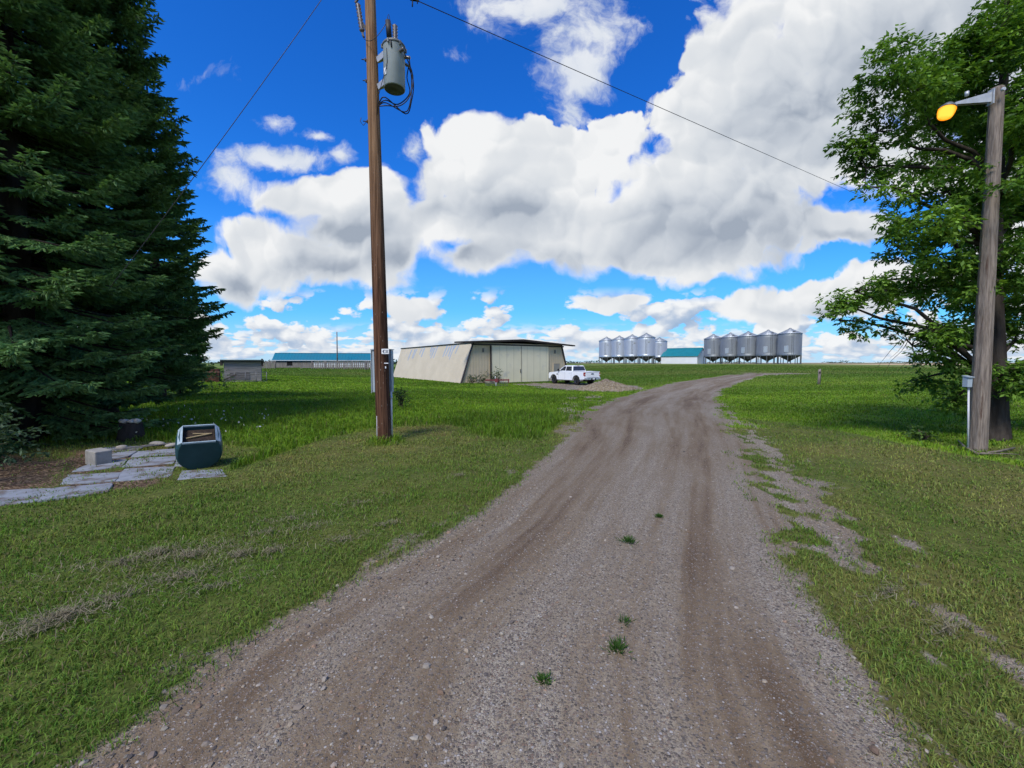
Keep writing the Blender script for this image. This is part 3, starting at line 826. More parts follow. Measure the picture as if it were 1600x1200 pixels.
def leaf_cloud(centres, rad, n, L, W, cols, flat=.75, droop=.35, seed=1):
    """leaves gathered in small sprays inside ellipsoids; centres (k,3), rad (k,3)"""
    r = np.random.default_rng(seed)
    k = len(centres); vol = rad.prod(1) ** (2 / 3); w = vol / vol.sum()
    ci = r.choice(k, n // 6, p=w)
    d = unit(r.normal(0, 1, (n // 6, 3))); q = r.uniform(0, 1, (n // 6, 1)) ** .42
    sp_ = centres[ci] + d * q * rad[ci]
    out = unit(d + r.normal(0, .5, d.shape) + np.array([0, 0, -.15]))
    P = np.repeat(sp_, 6, 0); O = np.repeat(out, 6, 0)
    j = np.tile(np.arange(6), n // 6)
    sgn = np.where(j % 2 == 0, 1.0, -1.0)
    sd = unit(np.cross(O, np.array([0, 0, 1.0]) + r.normal(0, .3, O.shape)))
    P = P + O * ((j // 2) * L * .42)[:, None]
    D = unit(O * .6 + sd * sgn[:, None] * .8 + r.normal(0, .25, O.shape) + np.array([0, 0, -droop]))
    Ls = L * r.uniform(.65, 1.25, len(P)); Ws = W * r.uniform(.7, 1.2, len(P))
    tw = np.cross(D, np.array([0, 0, 1.0])) + r.normal(0, .45, D.shape)
    tw = np.cross(tw, D)
    V, Q = diamonds(P, D, Ls, Ws, tw)
    cl = fbm(P[:, 0] * 1.7 + P[:, 2], P[:, 1] * 1.7 - P[:, 2] * .6, seed + 5, 3)
    f = np.clip(sstep(.35, .7, cl) * .75 + r.normal(0, .18, len(P)), 0, 1)[:, None]
    c = (np.array(cols[0])[None] * (1 - f) + np.array(cols[1])[None] * f) * r.uniform(.7, 1.25, (len(P), 1))
    return V, Q, np.repeat(c, 4, 0)

def branch_path(a, b, sag, seed, n=7, wig=.06):
    r = random.Random(seed); a, b = Vector(a), Vector(b); L = (b - a).length
    pts = []
    ph = [r.uniform(0, 6) for _ in range(3)]
    for i in range(n):
        t = i / (n - 1)
        p = a.lerp(b, t)
        p.z += sag * math.sin(PI * t)
        k = wig * L * math.sin(PI * t)
        p += Vector((math.sin(t * 7 + ph[0]), math.sin(t * 8 + ph[1]), .6 * math.sin(t * 9 + ph[2]))) * k
        pts.append(p)
    return pts

# the spruce row beside the yard
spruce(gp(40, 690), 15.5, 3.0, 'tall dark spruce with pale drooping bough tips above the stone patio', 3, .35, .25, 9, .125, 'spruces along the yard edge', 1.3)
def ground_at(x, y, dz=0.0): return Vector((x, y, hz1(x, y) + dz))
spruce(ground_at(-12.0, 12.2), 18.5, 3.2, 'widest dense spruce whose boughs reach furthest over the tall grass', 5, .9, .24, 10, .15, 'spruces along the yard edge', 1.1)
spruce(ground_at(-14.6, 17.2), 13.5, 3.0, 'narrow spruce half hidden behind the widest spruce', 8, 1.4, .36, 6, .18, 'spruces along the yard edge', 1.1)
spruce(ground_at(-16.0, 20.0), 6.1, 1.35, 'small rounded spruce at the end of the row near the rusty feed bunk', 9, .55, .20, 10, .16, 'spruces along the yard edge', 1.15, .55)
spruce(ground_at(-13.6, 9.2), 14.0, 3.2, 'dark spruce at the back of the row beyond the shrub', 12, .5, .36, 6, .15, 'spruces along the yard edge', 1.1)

# bushes behind and below the spruces
def bush(x, y, s, n, label, seed, cols=((.022, .050, .016), (.060, .120, .030)), L=.09, group=None, name='shrub'):
    g = ground_at(x, y)
    root = empty(name, g, 0, label, 'shrub', group)
    r = np.random.default_rng(seed)
    k = 9
    c = np.stack([r.normal(0, .42, k) * s[0], r.normal(0, .42, k) * s[1], r.uniform(.25, .85, k) * s[2]], 1)
    rad = np.stack([r.uniform(.35, .6, k) * s[0], r.uniform(.35, .6, k) * s[1], r.uniform(.2, .36, k) * s[2]], 1)
    V, Q, C = leaf_cloud(c, rad, n, L, L * .55, cols, seed=seed)
    V[:, 2] = np.maximum(V[:, 2], .01)
    st = MB()
    for i in range(k):
        st.tube(branch_path((r.normal(0, .05), r.normal(0, .05), -.05), tuple(c[i]), .1, seed + i, 5), [.02, .015, .012, .008, .004], 5, False)
    st.build('stems', bark('twig_bark', (.09, .07, .055), (.05, .04, .03)), root, fix=False)
    arr_mesh('foliage', V, Q, leaf_mat('leaves', .35, .5, .2), root, C)
    return root
bush(-8.3, 5.9, (1.3, .9, 1.0), 4200, 'low leafy shrub under the tall spruce beside the patio', 21, ((.030, .060, .028), (.085, .140, .075)), .075)
bush(-19.5, 24.0, (2.6, 2.0, 2.4), 4200, 'green bush growing beyond the spruce trunks', 22, L=.13, group='bushes behind the spruces')
bush(-25.5, 24.5, (3.0, 2.0, 3.0), 4200, 'taller bush at the far end behind the spruces', 23, L=.13, group='bushes behind the spruces')
bush(-25.0, 32.5, (1.8, 1.4, 1.6), 2600, 'bush growing close behind the rusty feed bunk', 24, ((.030, .060, .016), (.08, .13, .03)), L=.12, group='bushes behind the spruces')
bush(-31.0, 33.0, (3.6, 2.5, 3.4), 4200, 'pale green bush further out behind the spruce row', 25, ((.035, .07, .018), (.09, .14, .035)), L=.15, group='bushes behind the spruces')
bush(-17.0, 15.5, (2.0, 1.3, 1.3), 3000, 'dark undergrowth bush at the foot of the narrow spruce', 26, ((.020, .044, .014), (.045, .085, .022)), L=.10, group='bushes behind the spruces')

# the big broadleaf tree by the yard light
def big_tree():
    base = gp(1550, 686)
    root = empty('broadleaf_tree', base, 0, 'large leafy broadleaf tree with a dark trunk behind the yard light pole', 'tree')
    B = Vector(base)
    def W(px, py, dy=0.0): return at(px, py, B.y + dy) - B
    D = B.y
    k = D / F
    cl = [(1372, 205, 0.2, 48, 52), (1352, 262, .3, 26, 34), (1400, 130, -.2, 56, 60), (1462, 112, .4, 62, 46), (1535, 75, .0, 72, 52), (1610, 50, .6, 80, 70), (1660, -60, .2, 90, 80), (1440, 190, 1.2, 55, 42),
          (1360, 292, -.3, 26, 18), (1420, 260, .8, 48, 24), (1480, 300, -.6, 68, 26), (1405, 345, .2, 42, 26), (1450, 350, -.8, 60, 30), (1520, 330, .6, 70, 40), (1400, 385, .5, 46, 24), (1455, 410, -.5, 52, 26),
          (1310, 478, .1, 32, 22), (1335, 455, -.2, 42, 26), (1372, 440, .3, 42, 24), (1418, 448, .2, 46, 20), (1312, 500, .4, 20, 14), (1500, 440, .9, 60, 40), (1560, 420, -.8, 60, 50), (1600, 330, 1.2, 60, 70),
          (1425, 540, .2, 40, 18), (1450, 515, -.3, 52, 20), (1500, 520, .6, 50, 34), (1470, 560, .1, 44, 16), (1440, 590, .4, 20, 14), (1590, 520, .4, 55, 50), (1590, 590, -.6, 34, 28), (1640, 440, .2, 90, 90), (1680, 250, .2, 110, 120), (1700, 570, .8, 80, 60),
          (1560, 200, 1.6, 90, 70), (1500, 160, 1.8, 80, 50), (1565, 300, -1.2, 46, 30), (1490, 625, .5, 22, 40), (1625, 160, -.6, 70, 60), (1530, 390, 1.6, 60, 40), (1480, 240, 1.9, 60, 26), (1545, 480, 1.4, 60, 40)]
    C, Rd = [], []
    for (px, py, dy, rx, ry) in cl:
        p = W(px, py, dy); C.append(tuple(p)); Rd.append((rx * k, (rx + ry) * .5 * k, ry * k))
    C = np.array(C); Rd = np.array(Rd)
    # each big mass breaks up into smaller clumps
    r = np.random.default_rng(77)
    c2, r2 = [], []
    for c, q in zip(C, Rd):
        m = int(np.clip(7 * (q.prod() ** (1 / 3) / .5) ** 1.6, 4, 22))
        o = unit(r.normal(0, 1, (m, 3))) * (r.uniform(.15, 1.0, (m, 1)) ** .6) * q[None]
        c2.append(c[None] + o); s = r.uniform(.16, .34, (m, 1)) * (q.prod() ** (1 / 3)) + .06
        r2.append(np.concatenate([s * 1.15, s * 1.15, s * .62], 1))
    c2 = np.concatenate(c2); r2 = np.concatenate(r2)
    r3 = random.Random(9); cx, rx_ = [], []
    for c, q in zip(C, Rd):
        for _ in range(5):
            f = Vector((0, 0, max(.9, c[2] - .55))); tt_ = r3.uniform(.62, .98); pnt = f.lerp(Vector(c), tt_) + Vector([r3.gauss(0, .16) for _ in range(3)])
            cx.append(tuple(pnt)); sz = r3.uniform(.14, .26); rx_.append((sz, sz, sz * .6))
    c2 = np.concatenate([c2, np.array(cx)]); r2 = np.concatenate([r2, np.array(rx_)])
    V, Q, Cc = leaf_cloud(c2, r2, 124000, .112, .048, ((.072, .160, .022), (.205, .355, .048)), seed=31)
    # trunk and limbs
    top = W(1556, 300, .5)
    fork = W(1549, 470, .1)
    tr = MB()
    tr.tube([(0, 0, -.2), (0, 0, .05), (.01, 0, .5), (-.02, .02, 1.3), tuple(fork), tuple((fork + top) / 2 + Vector((.1, .1, 0))), tuple(top), tuple(W(1570, 100, .6)), tuple(W(1575, -60, .6))],
            [.36, .29, .23, .21, .18, .15, .12, .07, .03], 12)
    lb = MB()
    sect = [(Vector((-.02, .02, 1.3)), .20), (fork, .18), ((fork + top) / 2, .15), (top, .12), (W(1570, 100, .6), .07)]
    for i, (c, q) in enumerate(zip(C, Rd)):
        c = Vector(c)
        # leave the trunk somewhat below the clump it carries
        best = min(sect, key=lambda s: abs((c.z - s[0].z) - .55 * math.hypot(c.x - s[0].x, c.y - s[0].y) * .6))
        a, ra = best
        r0 = min(ra * .45, .058)
        path = branch_path(a, c, .18 * (c - a).length * .5, 100 + i, 8, .045)
        lb.tube(path, [r0 * (1 - .85 * j / 7) + .004 for j in range(8)], 6, False)
    rr = random.Random(4)
    for c in c2:
        # twigs from the nearest mass centre out to the clump
        i = int(np.argmin(((C - c) ** 2).sum(1)))
        lb.tube(branch_path(C[i], c, .02, rr.randint(0, 9999), 5, .07), [.013, .010, .008, .006, .003], 4, False)
    for (px, py, qx, qy) in ((1430, 510, 1370, 575), (1440, 520, 1390, 560), (1420, 530, 1380, 590), (1455, 535, 1400, 582)):   # bare dead twigs low on the crown
        lb.tube(branch_path(W(px, py), W(qx, qy, .2), .05, px, 6, .05), [.010, .008, .006, .005, .003, .002], 4, False)
    tr.build('trunk', bark('tree_bark', (.070, .058, .048), (.030, .024, .020)), root, fix=False)
    lb.build('limbs', MATS['tree_bark'], root, fix=False)
    arr_mesh('crown', V, Q, leaf_mat('leaves', .35, .5, .2), root, Cc)
big_tree()
bush(8.75, 8.75, (.28, .25, .26), 260, 'small leafy sucker shoots sprouting in the grass before the broad tree', 41, ((.035, .075, .015), (.09, .16, .03)), .085)
bush(-4.25, 16.0, (.34, .3, .75), 900, 'dark weedy clump growing behind the utility pole', 42, ((.022, .050, .018), (.045, .09, .03)), .06, name='weed_clump')

# a broken branch on the grass under the light pole
fb = MB()
b0 = gp(1497, 694); b1 = gp(1528, 712); b2 = gp(1585, 704)
fb.tube([b0 + Vector((0, 0, .07)), (b0 + b1) / 2 + Vector((0, .05, .04)), b1 + Vector((0, 0, .03)), (b1 + b2) / 2 + Vector((0, -.03, .035)), b2 + Vector((0, 0, .05))], [.012, .018, .024, .022, .014], 7)
fb.tube([b1 + Vector((.05, 0, .03)), b1 + Vector((.35, -.12, .06)), b1 + Vector((.55, -.14, .05))], [.014, .010, .005], 6)
tag(fb.build('fallen_branch', surf('dead_wood', (.20, .17, .13), (.11, .09, .07), 8, (1, 1, 1), .9)), 'crooked dead branch lying on the grass at the foot of the light pole', 'branch')

# ------------------------------------------------------------------ utility pole with transformer
def tilted(base, top):
    """matrix whose z axis runs from base to top"""
    z = (Vector(top) - Vector(base)).normalized()
    x = Vector((1, 0, 0)); x = (x - z * x.dot(z)).normalized(); y = z.cross(x)
    return Matrix((x, y, z)).transposed()

def insulator(mb, a, b, r0, r1, n):
    """ribbed insulator from a to b"""
    a, b = Vector(a), Vector(b); pts = []; rs = []
    for i in range(n * 2 + 1):
        pts.append(a.lerp(b, i / (n * 2))); rs.append(r0 if i % 2 == 0 else r1)
    mb.tube(pts, rs, 10)

def utility_pole():
    base = gp(600, 690)
    B = Vector(base)
    P = lambda px, py, dy=0.0: at(px, py, B.y + dy) - B
    root = empty('utility_pole', base, 0, 'tall brown wooden utility pole carrying a grey transformer', 'utility pole')
    top = P(578.5, 0); top = top * (10.6 / top.z)
    wood = pole_mat()
    m = MB(); n = 9
    m.tube([top * t for t in (-.02, 0, .1, .25, .4, .55, .7, .85, 1)], [.150, .150, .147, .141, .133, .123, .112, .101, .090], 14)
    m.build('pole', wood, root)
    grey = surf('transformer_paint', (.36, .40, .40), (.30, .34, .34), 5, rough=.5, bump=.05, c3=(.22, .23, .22), s3=3, a3=(.62, .8))
    dk = surf('dark_fitting', (.045, .045, .05), (.025, .025, .028), 12, rough=.6, bump=.1)
    steel = surf('galvanised_fitting', (.42, .43, .44), (.30, .31, .32), 14, rough=.5, metal=.6, bump=.1)
    black = surf('cable_black', (.016, .016, .019), (.010, .010, .012), 10, rough=.5, bump=.05)
    pin = lambda z: top * (z / top.z)
    # transformer: tank, lid, bushings, brackets
    c = P(616.5, 140, -.08); ax = (top.normalized() * .6 + Vector((.02, 0, 1)) * .4).normalized()
    M = tilted((0, 0, 0), ax)
    tz = .80
    tk = MB(); tk.lathe([(0, 0), (.195, 0), (.207, .012), (.207, tz - .05), (.212, tz - .04), (.212, tz), (0, tz + .001)], 32, c, M)
    tank = tk.build('transformer', grey, root)
    un = MB(); un.lathe([(0, -.004), (.188, -.004), (.188, .004), (0, .004)], 32, c, M)
    un.build('underside', surf('tank_underside', (.10, .115, .10), (.06, .07, .06), 6, rough=.7), tank)
    ld = MB(); ld.lathe([(.214, tz - .02), (.226, tz - .015), (.226, tz + .015), (.20, tz + .045), (.10, tz + .075), (0, tz + .08)], 32, c, M)
    for k in range(6):
        a = k * PI / 3 + .3
        ld.box(M @ Vector((.23 * math.cos(a), .23 * math.sin(a), tz - .02)) + c, (.03, .03, .07), a)
    ld.build('lid', surf('lid_rim', (.16, .17, .17), (.10, .11, .11), 8, rough=.5, bump=.1), tank)
    hb = MB(); a0 = M @ Vector((-.02, -.05, tz + .05)) + c; insulator(hb, a0 + Vector((.06, 0, 0)), a0 + M @ Vector((.06, 0, .34)), .028, .055, 6)
    hb.build('bushing', surf('brown_porcelain', (.16, .14, .13), (.10, .085, .08), 8, rough=.25, bump=.05, spec=.6), tank)
    ar = MB(); ar.tube([a0 + Vector((-.05, -.02, .10)), a0 + Vector((-.07, -.02, .40))], .052, 12)
    ar.build('arrester', dk, tank)
    for k in range(3):
        a = R(-40 + 38 * k)
        q = M @ Vector((.225 * math.cos(a), .225 * math.sin(a), tz - .16 - .03 * k)) + c
        bb = MB(); insulator(bb, q - Vector((math.cos(a), math.sin(a), 0)) * .03, q + Vector((math.cos(a), math.sin(a), -.1)) * .10, .022, .036, 3)
        bb.build('bushing', MATS['brown_porcelain'], tank)
    for zz in (.62, .10):
        w = M @ Vector((-.2, 0, zz)) + c; pp = pin(w.z)
        bk = MB(); bk.bar(pp + Vector((.10, 0, 0)), w, .07, .09); bk.bar(pp + Vector((.12, -.06, -.04)), w + Vector((.02, -.06, .02)), .02, .12)
        bk.build('bracket', steel, tank)
    np_ = MB(); np_.box(M @ Vector((-.13, -.171, .24)) + c, (.075, .006, .13), R(-38)); np_.build('nameplate', surf('nameplate_white', (.72, .73, .74), rough=.4, bump=.02), tank)
    gw = MB(); gw.tube([M @ Vector((-.09, -.19, .66)) + c, M @ Vector((-.08, -.205, .40)) + c, M @ Vector((-.10, -.20, .28)) + c, M @ Vector((-.2, -.12, .1)) + c, pin(c.z) + Vector((.11, -.08, -.2)), pin(c.z - .5) + Vector((.10, -.10, 0))], .006, 5)
    gw.tube([M @ Vector((.0, -.215, tz)) + c, M @ Vector((.01, -.218, tz - .14)) + c], .014, 6)
    gw.build('ground_lead', black, tank)
    # secondary cables looping from the bushings back to the pole
    e = P(596, 165, -.14)
    for k, (x1, y1, x2, y2, x3, y3) in enumerate(((645, 118, 640, 150, 625, 165), (643, 125, 641, 160, 632, 175), (636, 122, 640, 146, 622, 163), (646, 130, 643, 158, 634, 178))):
        a = R(-40 + 38 * min(k, 2))
        q = M @ Vector((.30 * math.cos(a), .30 * math.sin(a), tz - .18 - .03 * min(k, 2))) + c
        cb = MB(); pts = [q, P(x1, y1, -.1 + .1 * k), P(x2, y2, -.1 + .08 * k), P(x3, y3, -.1 + .06 * k), e + Vector((.10, -.02 * k, .04 * k)), e + Vector((-.06, .02, .02 * k))]
        cb.tube(smooth_path(pts), .011, 6); cb.build('service_cable', black, root)
    # fuse cutout on the other side
    f0, f1 = P(559, 6), P(566, 50)
    cu = MB(); insulator(cu, f0, f1, .030, .055, 8)
    cut = cu.build('fuse_cutout', MATS['brown_porcelain'], root)
    for pa, pb, ww in ((P(566, 36), P(580, 58, -.05), .05), (f1, f1 + Vector((.03, 0, -.1)), .04), (f0 + Vector((-.05, 0, .02)), f0 + Vector((.01, 0, .1)), .03)):
        cb = MB(); cb.bar(pa, pb, .035, ww); cb.build('bracket', dk, cut)
    jw = MB(); jw.tube(smooth_path([f1 + Vector((0, -.02, -.08)), P(572, 63, -.16), P(583, 62, -.2), P(596, 48, -.2), a0 + Vector((-.07, -.02, .42))]), .006, 5)
    jw.tube(smooth_path([a0 + Vector((.06, 0, .34)), P(611, 38), P(607, 22), P(604, 40), a0 + Vector((-.07, -.02, .42))]), .005, 5); jw.build('jumper_wire', black, root)
    for (py, L) in ((93.5, .09), (126.5, .08), (190, .10)):
        bl = MB(); q = pin(P(590, py).z); bl.tube([q + Vector((-.10, 0, 0)), q + Vector((-.12 - L, 0, .01))], .010, 6); bl.box(q + Vector((-.135, 0, 0)), (.02, .05, .05)); bl.build('bolt', dk, root)
    hk = MB(); q = pin(P(590, 190).z); hk.tube([q + Vector((-.12, -.03, 0)), q + Vector((-.20, -.05, -.10)), q + Vector((-.26, -.05, -.02)), q + Vector((-.24, -.05, .05))], .007, 5); hk.build('wire_hook', dk, root)
    # meter cabinet behind, conduits down to the soil
    panel = surf('cabinet_grey', (.36, .42, .47), (.30, .36, .41), 3, rough=.45, bump=.04, metal=.1)
    pc0 = P(596.8, 613, .30); pc1 = P(596.8, 547, .30)
    cbx = MB(); cbx.box(((pc0.x + pc1.x) / 2, pc0.y + .06, (pc0.z + pc1.z) / 2), (.415, .19, pc1.z - pc0.z)); cab = cbx.build('meter_cabinet', panel, root, .012)
    rim = MB()
    for s in (-1, 1): rim.box(((pc0.x + pc1.x) / 2 + s * .212, pc0.y - .04, (pc0.z + pc1.z) / 2), (.012, .03, pc1.z - pc0.z + .02))
    rim.box(((pc0.x + pc1.x) / 2, pc0.y + .06, pc1.z + .012), (.44, .24, .016)); rim.build('flange', panel, cab)
    white = surf('conduit_white', (.62, .63, .64), (.5, .5, .5), 6, rough=.5, bump=.05)
    for px, yb, dy in ((590.2, 690, -.09), (611.2, 680, .10)):
        cd = MB(); cd.tube([P(px, 612, dy), P(px + (-.5 if px < 600 else 1), yb + 8, dy)], .022, 8)
        cd.tube([P(px, 620, dy), P(px, 623, dy)], .028, 8); cd.build('conduit', white, root)
    cl = MB(); cl.tube(smooth_path([P(589, 520, -.05), P(587.5, 545, -.10), P(589, 570, -.12), P(590, 600, -.11), P(590, 615, -.10)]), .012, 6); cl.build('cable', black, root)
    # notice plate with the dark arrowhead
    sy = -.175
    s0 = P(602, 549, sy)
    sg = MB(); sg.box(s0, (.150, .008, .105)); sign = sg.build('notice_plate', surf('plate_white', (.74, .76, .78), rough=.4, bump=.02), root)
    ai = MB(); x, z, y = s0.x, s0.z, s0.y - .009
    ai.prism([(x - .058, y, z), (x - .028, y, z + .034), (x - .012, y, z + .034), (x - .030, y, z), (x - .012, y, z - .034), (x - .028, y, z - .034)], (0, .004, 0))
    for k, w in enumerate((.06, .05, .06)): ai.box((x + .03, y + .002, z + .022 - .022 * k), (w, .004, .007))
    ai.build('arrow_mark', surf('plate_ink', (.06, .07, .10), rough=.5, bump=.02), sign)
    for pc, ps in ((P(603.5, 567.5, -.168), (.085, .006, .018)), (P(602.5, 574, -.168), (.022, .006, .04))):
        tg = MB(); tg.box(pc, ps); tg.build('paper_scrap', MATS['plate_white'], root)
    # loose hanging guy fitting on the line is a thing of its own, see the wires
    return B, top

def smooth_path(pts, n=5):
    pts = [Vector(p) for p in pts]
    q = [pts[0] * 2 - pts[1]] + pts + [pts[-1] * 2 - pts[-2]]
    out = []
    for i in range(1, len(q) - 2):
        for k in range(n):
            t = k / n
            p0, p1, p2, p3 = q[i - 1], q[i], q[i + 1], q[i + 2]
            out.append(.5 * ((2 * p1) + (p2 - p0) * t + (2 * p0 - 5 * p1 + 4 * p2 - p3) * t * t + (3 * p1 - p0 - 3 * p2 + p3) * t ** 3))
    return out + [pts[-1]]

def pole_mat():
    """creosoted pole: dark red brown, bleached to tan higher up, checks along the grain"""
    m, t, out = new_mat('creosoted_wood')
    co = t.n('ShaderNodeTexCoord').outputs['Object']
    z = t.n('ShaderNodeSeparateXYZ', ins={0: co}).outputs[2]
    g = t.noise(t.vm('MULTIPLY', co, (30, 30, .8)), 1.0, 6, .65)
    g2 = t.noise(t.vm('MULTIPLY', co, (9, 9, 1.6)), 1.0, 4, .6)
    f = t.math('ADD', t.ramp(z, 2.0, 8.5), t.math('MULTIPLY', t.math('SUBTRACT', g2, .5), .5))
    c = t.mix(t.ramp(g, .38, .62), t.mix(f, (.034, .016, .009), (.15, .080, .040)), t.mix(f, (.125, .060, .036), (.33, .205, .115)))
    sp_ = t.n('ShaderNodeTexVoronoi', ins={'Vector': t.vm('MULTIPLY', co, (14, 14, 6)), 'Scale': 1.0}).outputs['Distance']
    c = t.mix(t.ramp(sp_, .16, .05, 0, .55), c, t.mix(f, (.30, .25, .22), (.10, .06, .04)))
    p = t.n('ShaderNodeBsdfPrincipled', ins={'Base Color': c, 'Roughness': .85, 'Specular IOR Level': .15, 'Normal': t.bump(g, .8, .012)})
    t.nt.links.new(p.outputs[0], out.inputs[0]); MATS['creosoted_wood'] = m
    return m

POLE_B, POLE_TOP = utility_pole()

def wire(name, a, b, sag, r, label, n=40):
    a, b = Vector(a), Vector(b)
    m = MB(); m.tube([a.lerp(b, i / n) - Vector((0, 0, sag * 4 * (i / n) * (1 - i / n))) for i in range(n + 1)], r, 5)
    return tag(m.build(name, MATS['cable_black'], None, fix=False), label, 'wire')

ptop = POLE_B + POLE_TOP
# line leaving over the lane towards the big tree
wa = POLE_B + POLE_TOP * (9.20 / POLE_TOP.z)
wire('overhead_wire', wa, at(1345, 306, 24), .0, .009, 'thin power line slanting from the pole top over the lane to the broadleaf tree')
wb = POLE_B + POLE_TOP * (10.1 / POLE_TOP.z)
wire('overhead_wire', wb, at(170, 452, 7.2), .10, .006, 'thin line sloping from the pole top down into the spruces')
clp = MB(); q = at(655, 6, 9.6)
k = (at(655, 5, 1).x, at(655, 5, 1).z)
dirw = (at(1345, 306, 24) - wa); sx_ = (655 - CX) / F; tpar = (wa.x - sx_ * wa.y) / (sx_ * dirw.y - dirw.x); q = wa + dirw * tpar
clp.bar(q + Vector((-.10, 0, .03)), q + Vector((.08, 0, 0)), .05, .06); clp.tube([q + Vector((-.05, 0, -.02)), q + Vector((-.055, 0, -.14))], .014, 6); clp.tube([q + Vector((.06, 0, 0)), q + Vector((.05, 0, -.08))], .010, 6)
tag(clp.build('line_clamp', MATS['dark_fitting'], None), 'small dark clamp gripping the power line beside the pole top', 'line clamp')

# ------------------------------------------------------------------ yard light on its timber pole
def yard_light():
    base = gp(1527, 703)
    B = Vector(base); P = lambda px, py, dy=0.0: at(px, py, B.y + dy) - B
    root = empty('yard_light', base, 0, 'weathered grey timber pole with a lit amber yard lamp', 'yard light')
    top = P(1558, 137)
    wood = surf('weathered_timber', (.295, .245, .20), (.135, .108, .088), 6, (7, 7, .5), .85, 0, .9, .02, .15, c3=(.075, .040, .028), s3=2.2, a3=(.58, .70))
    m = MB(); T = tilted((0, 0, 0), top); L = top.length
    def ring(h, r):
        return [T @ Vector((r * .92 * math.cos(a), r * math.sin(a), h)) for a in [PI / 8 + k * PI / 4 + .25 for k in range(8)]]
    hs = [-.2, .0, 1.2, 2.4, 3.6, 4.8, L - .03, L]; rs = [.142, .142, .136, .128, .120, .112, .104, .094]
    vs = []; fs = []
    for h, r_ in zip(hs, rs): vs += ring(h, r_)
    for i in range(len(hs) - 1):
        for q in range(8): fs.append((i * 8 + q, i * 8 + (q + 1) % 8, i * 8 + 8 + (q + 1) % 8, i * 8 + 8 + q))
    fs.append(tuple(range(len(vs) - 8, len(vs)))); m.add(vs, fs); m.build('pole', wood, root, .012)
    steel = surf('lamp_arm_metal', (.52, .54, .56), (.42, .44, .46), 8, rough=.45, metal=.35, bump=.04)
    a0, a1 = P(1547, 150, -.05), P(1490, 163, -.10)
    am = MB()
    for s in (-.03, .03):
        am.prism([a0 + Vector((0, s, .055)), a0 + Vector((0, s, -.115)), a1 + Vector((0, s, -.015)), a1 + Vector((0, s, .015))], (0, .006, 0))
    am.prism([a0 + Vector((0, -.03, .055)), a0 + Vector((0, .036, .055)), a1 + Vector((0, .036, .015)), a1 + Vector((0, -.03, .015))], (0, 0, .006))
    arm = am.build('lamp_arm', steel, root)
    pt = MB(); pt.box(a0 + Vector((.02, 0, -.02)), (.02, .10, .26)); pt.build('mounting_plate', steel, arm)
    pt = MB(); pt.tube([a0 + Vector((-.42, 0, .0)), a0 + Vector((-.42, 0, .075))], .03, 10); pt.build('photocell', steel, arm)
    pt = MB(); pt.tube([a0 + Vector((.07, -.12, .03)), a0 + Vector((.07, -.16, .03))], .03, 8); pt.build('bolt', steel, arm)
    hc = P(1479, 174, -.10); ax = (Vector((-.28, 0, -1))).normalized(); M = tilted((0, 0, 0), -ax)
    hd = MB(); hd.lathe([(.0, .15), (.04, .15), (.065, .13), (.085, .09), (.120, .072), (.124, .046), (.0, .045)], 24, hc, M)
    hd.build('lamp_head', surf('lamp_housing', (.20, .205, .21), (.14, .145, .15), 8, rough=.45, metal=.3, bump=.05), root)
    gl = MB(); gl.lathe([(.116, .044), (.124, .034), (.121, -.018), (.106, -.085), (.090, -.112), (.04, -.118), (0, -.119)], 24, hc, M)
    mm, t, out = new_mat('amber_glow')
    lw = t.n('ShaderNodeLayerWeight', ins={'Blend': .35}).outputs['Facing']
    nz = t.noise(t.n('ShaderNodeTexCoord').outputs['Object'], 14, 3)
    col = t.mix(t.ramp(t.math('ADD', lw, t.math('MULTIPLY', nz, .35)), .25, .95), (1.0, .60, .07), (1.0, .26, .006))
    em = t.n('ShaderNodeEmission', ins={'Color': col, 'Strength': 1.05})
    t.nt.links.new(em.outputs[0], out.inputs[0])
    gl.build('lamp_globe', mm, root)
    bx = MB(); b0 = P(1511.5, 597, -.05); bx.box(b0, (.09, .10, .19)); sb = bx.build('junction_box', MATS['cabinet_grey'], root, .008)
    b1 = MB(); b1.box(b0 + Vector((-.0, -.01, .104)), (.11, .13, .014), M=Matrix.Rotation(R(12), 3, 'X')); b1.build('lid', MATS['cabinet_grey'], sb)
    cd = MB(); cd.tube([P(1513.5, 605, -.04), P(1512.5, 704, -.04)], .015, 8); cd.build('conduit', MATS['conduit_white'], root)
yard_light()

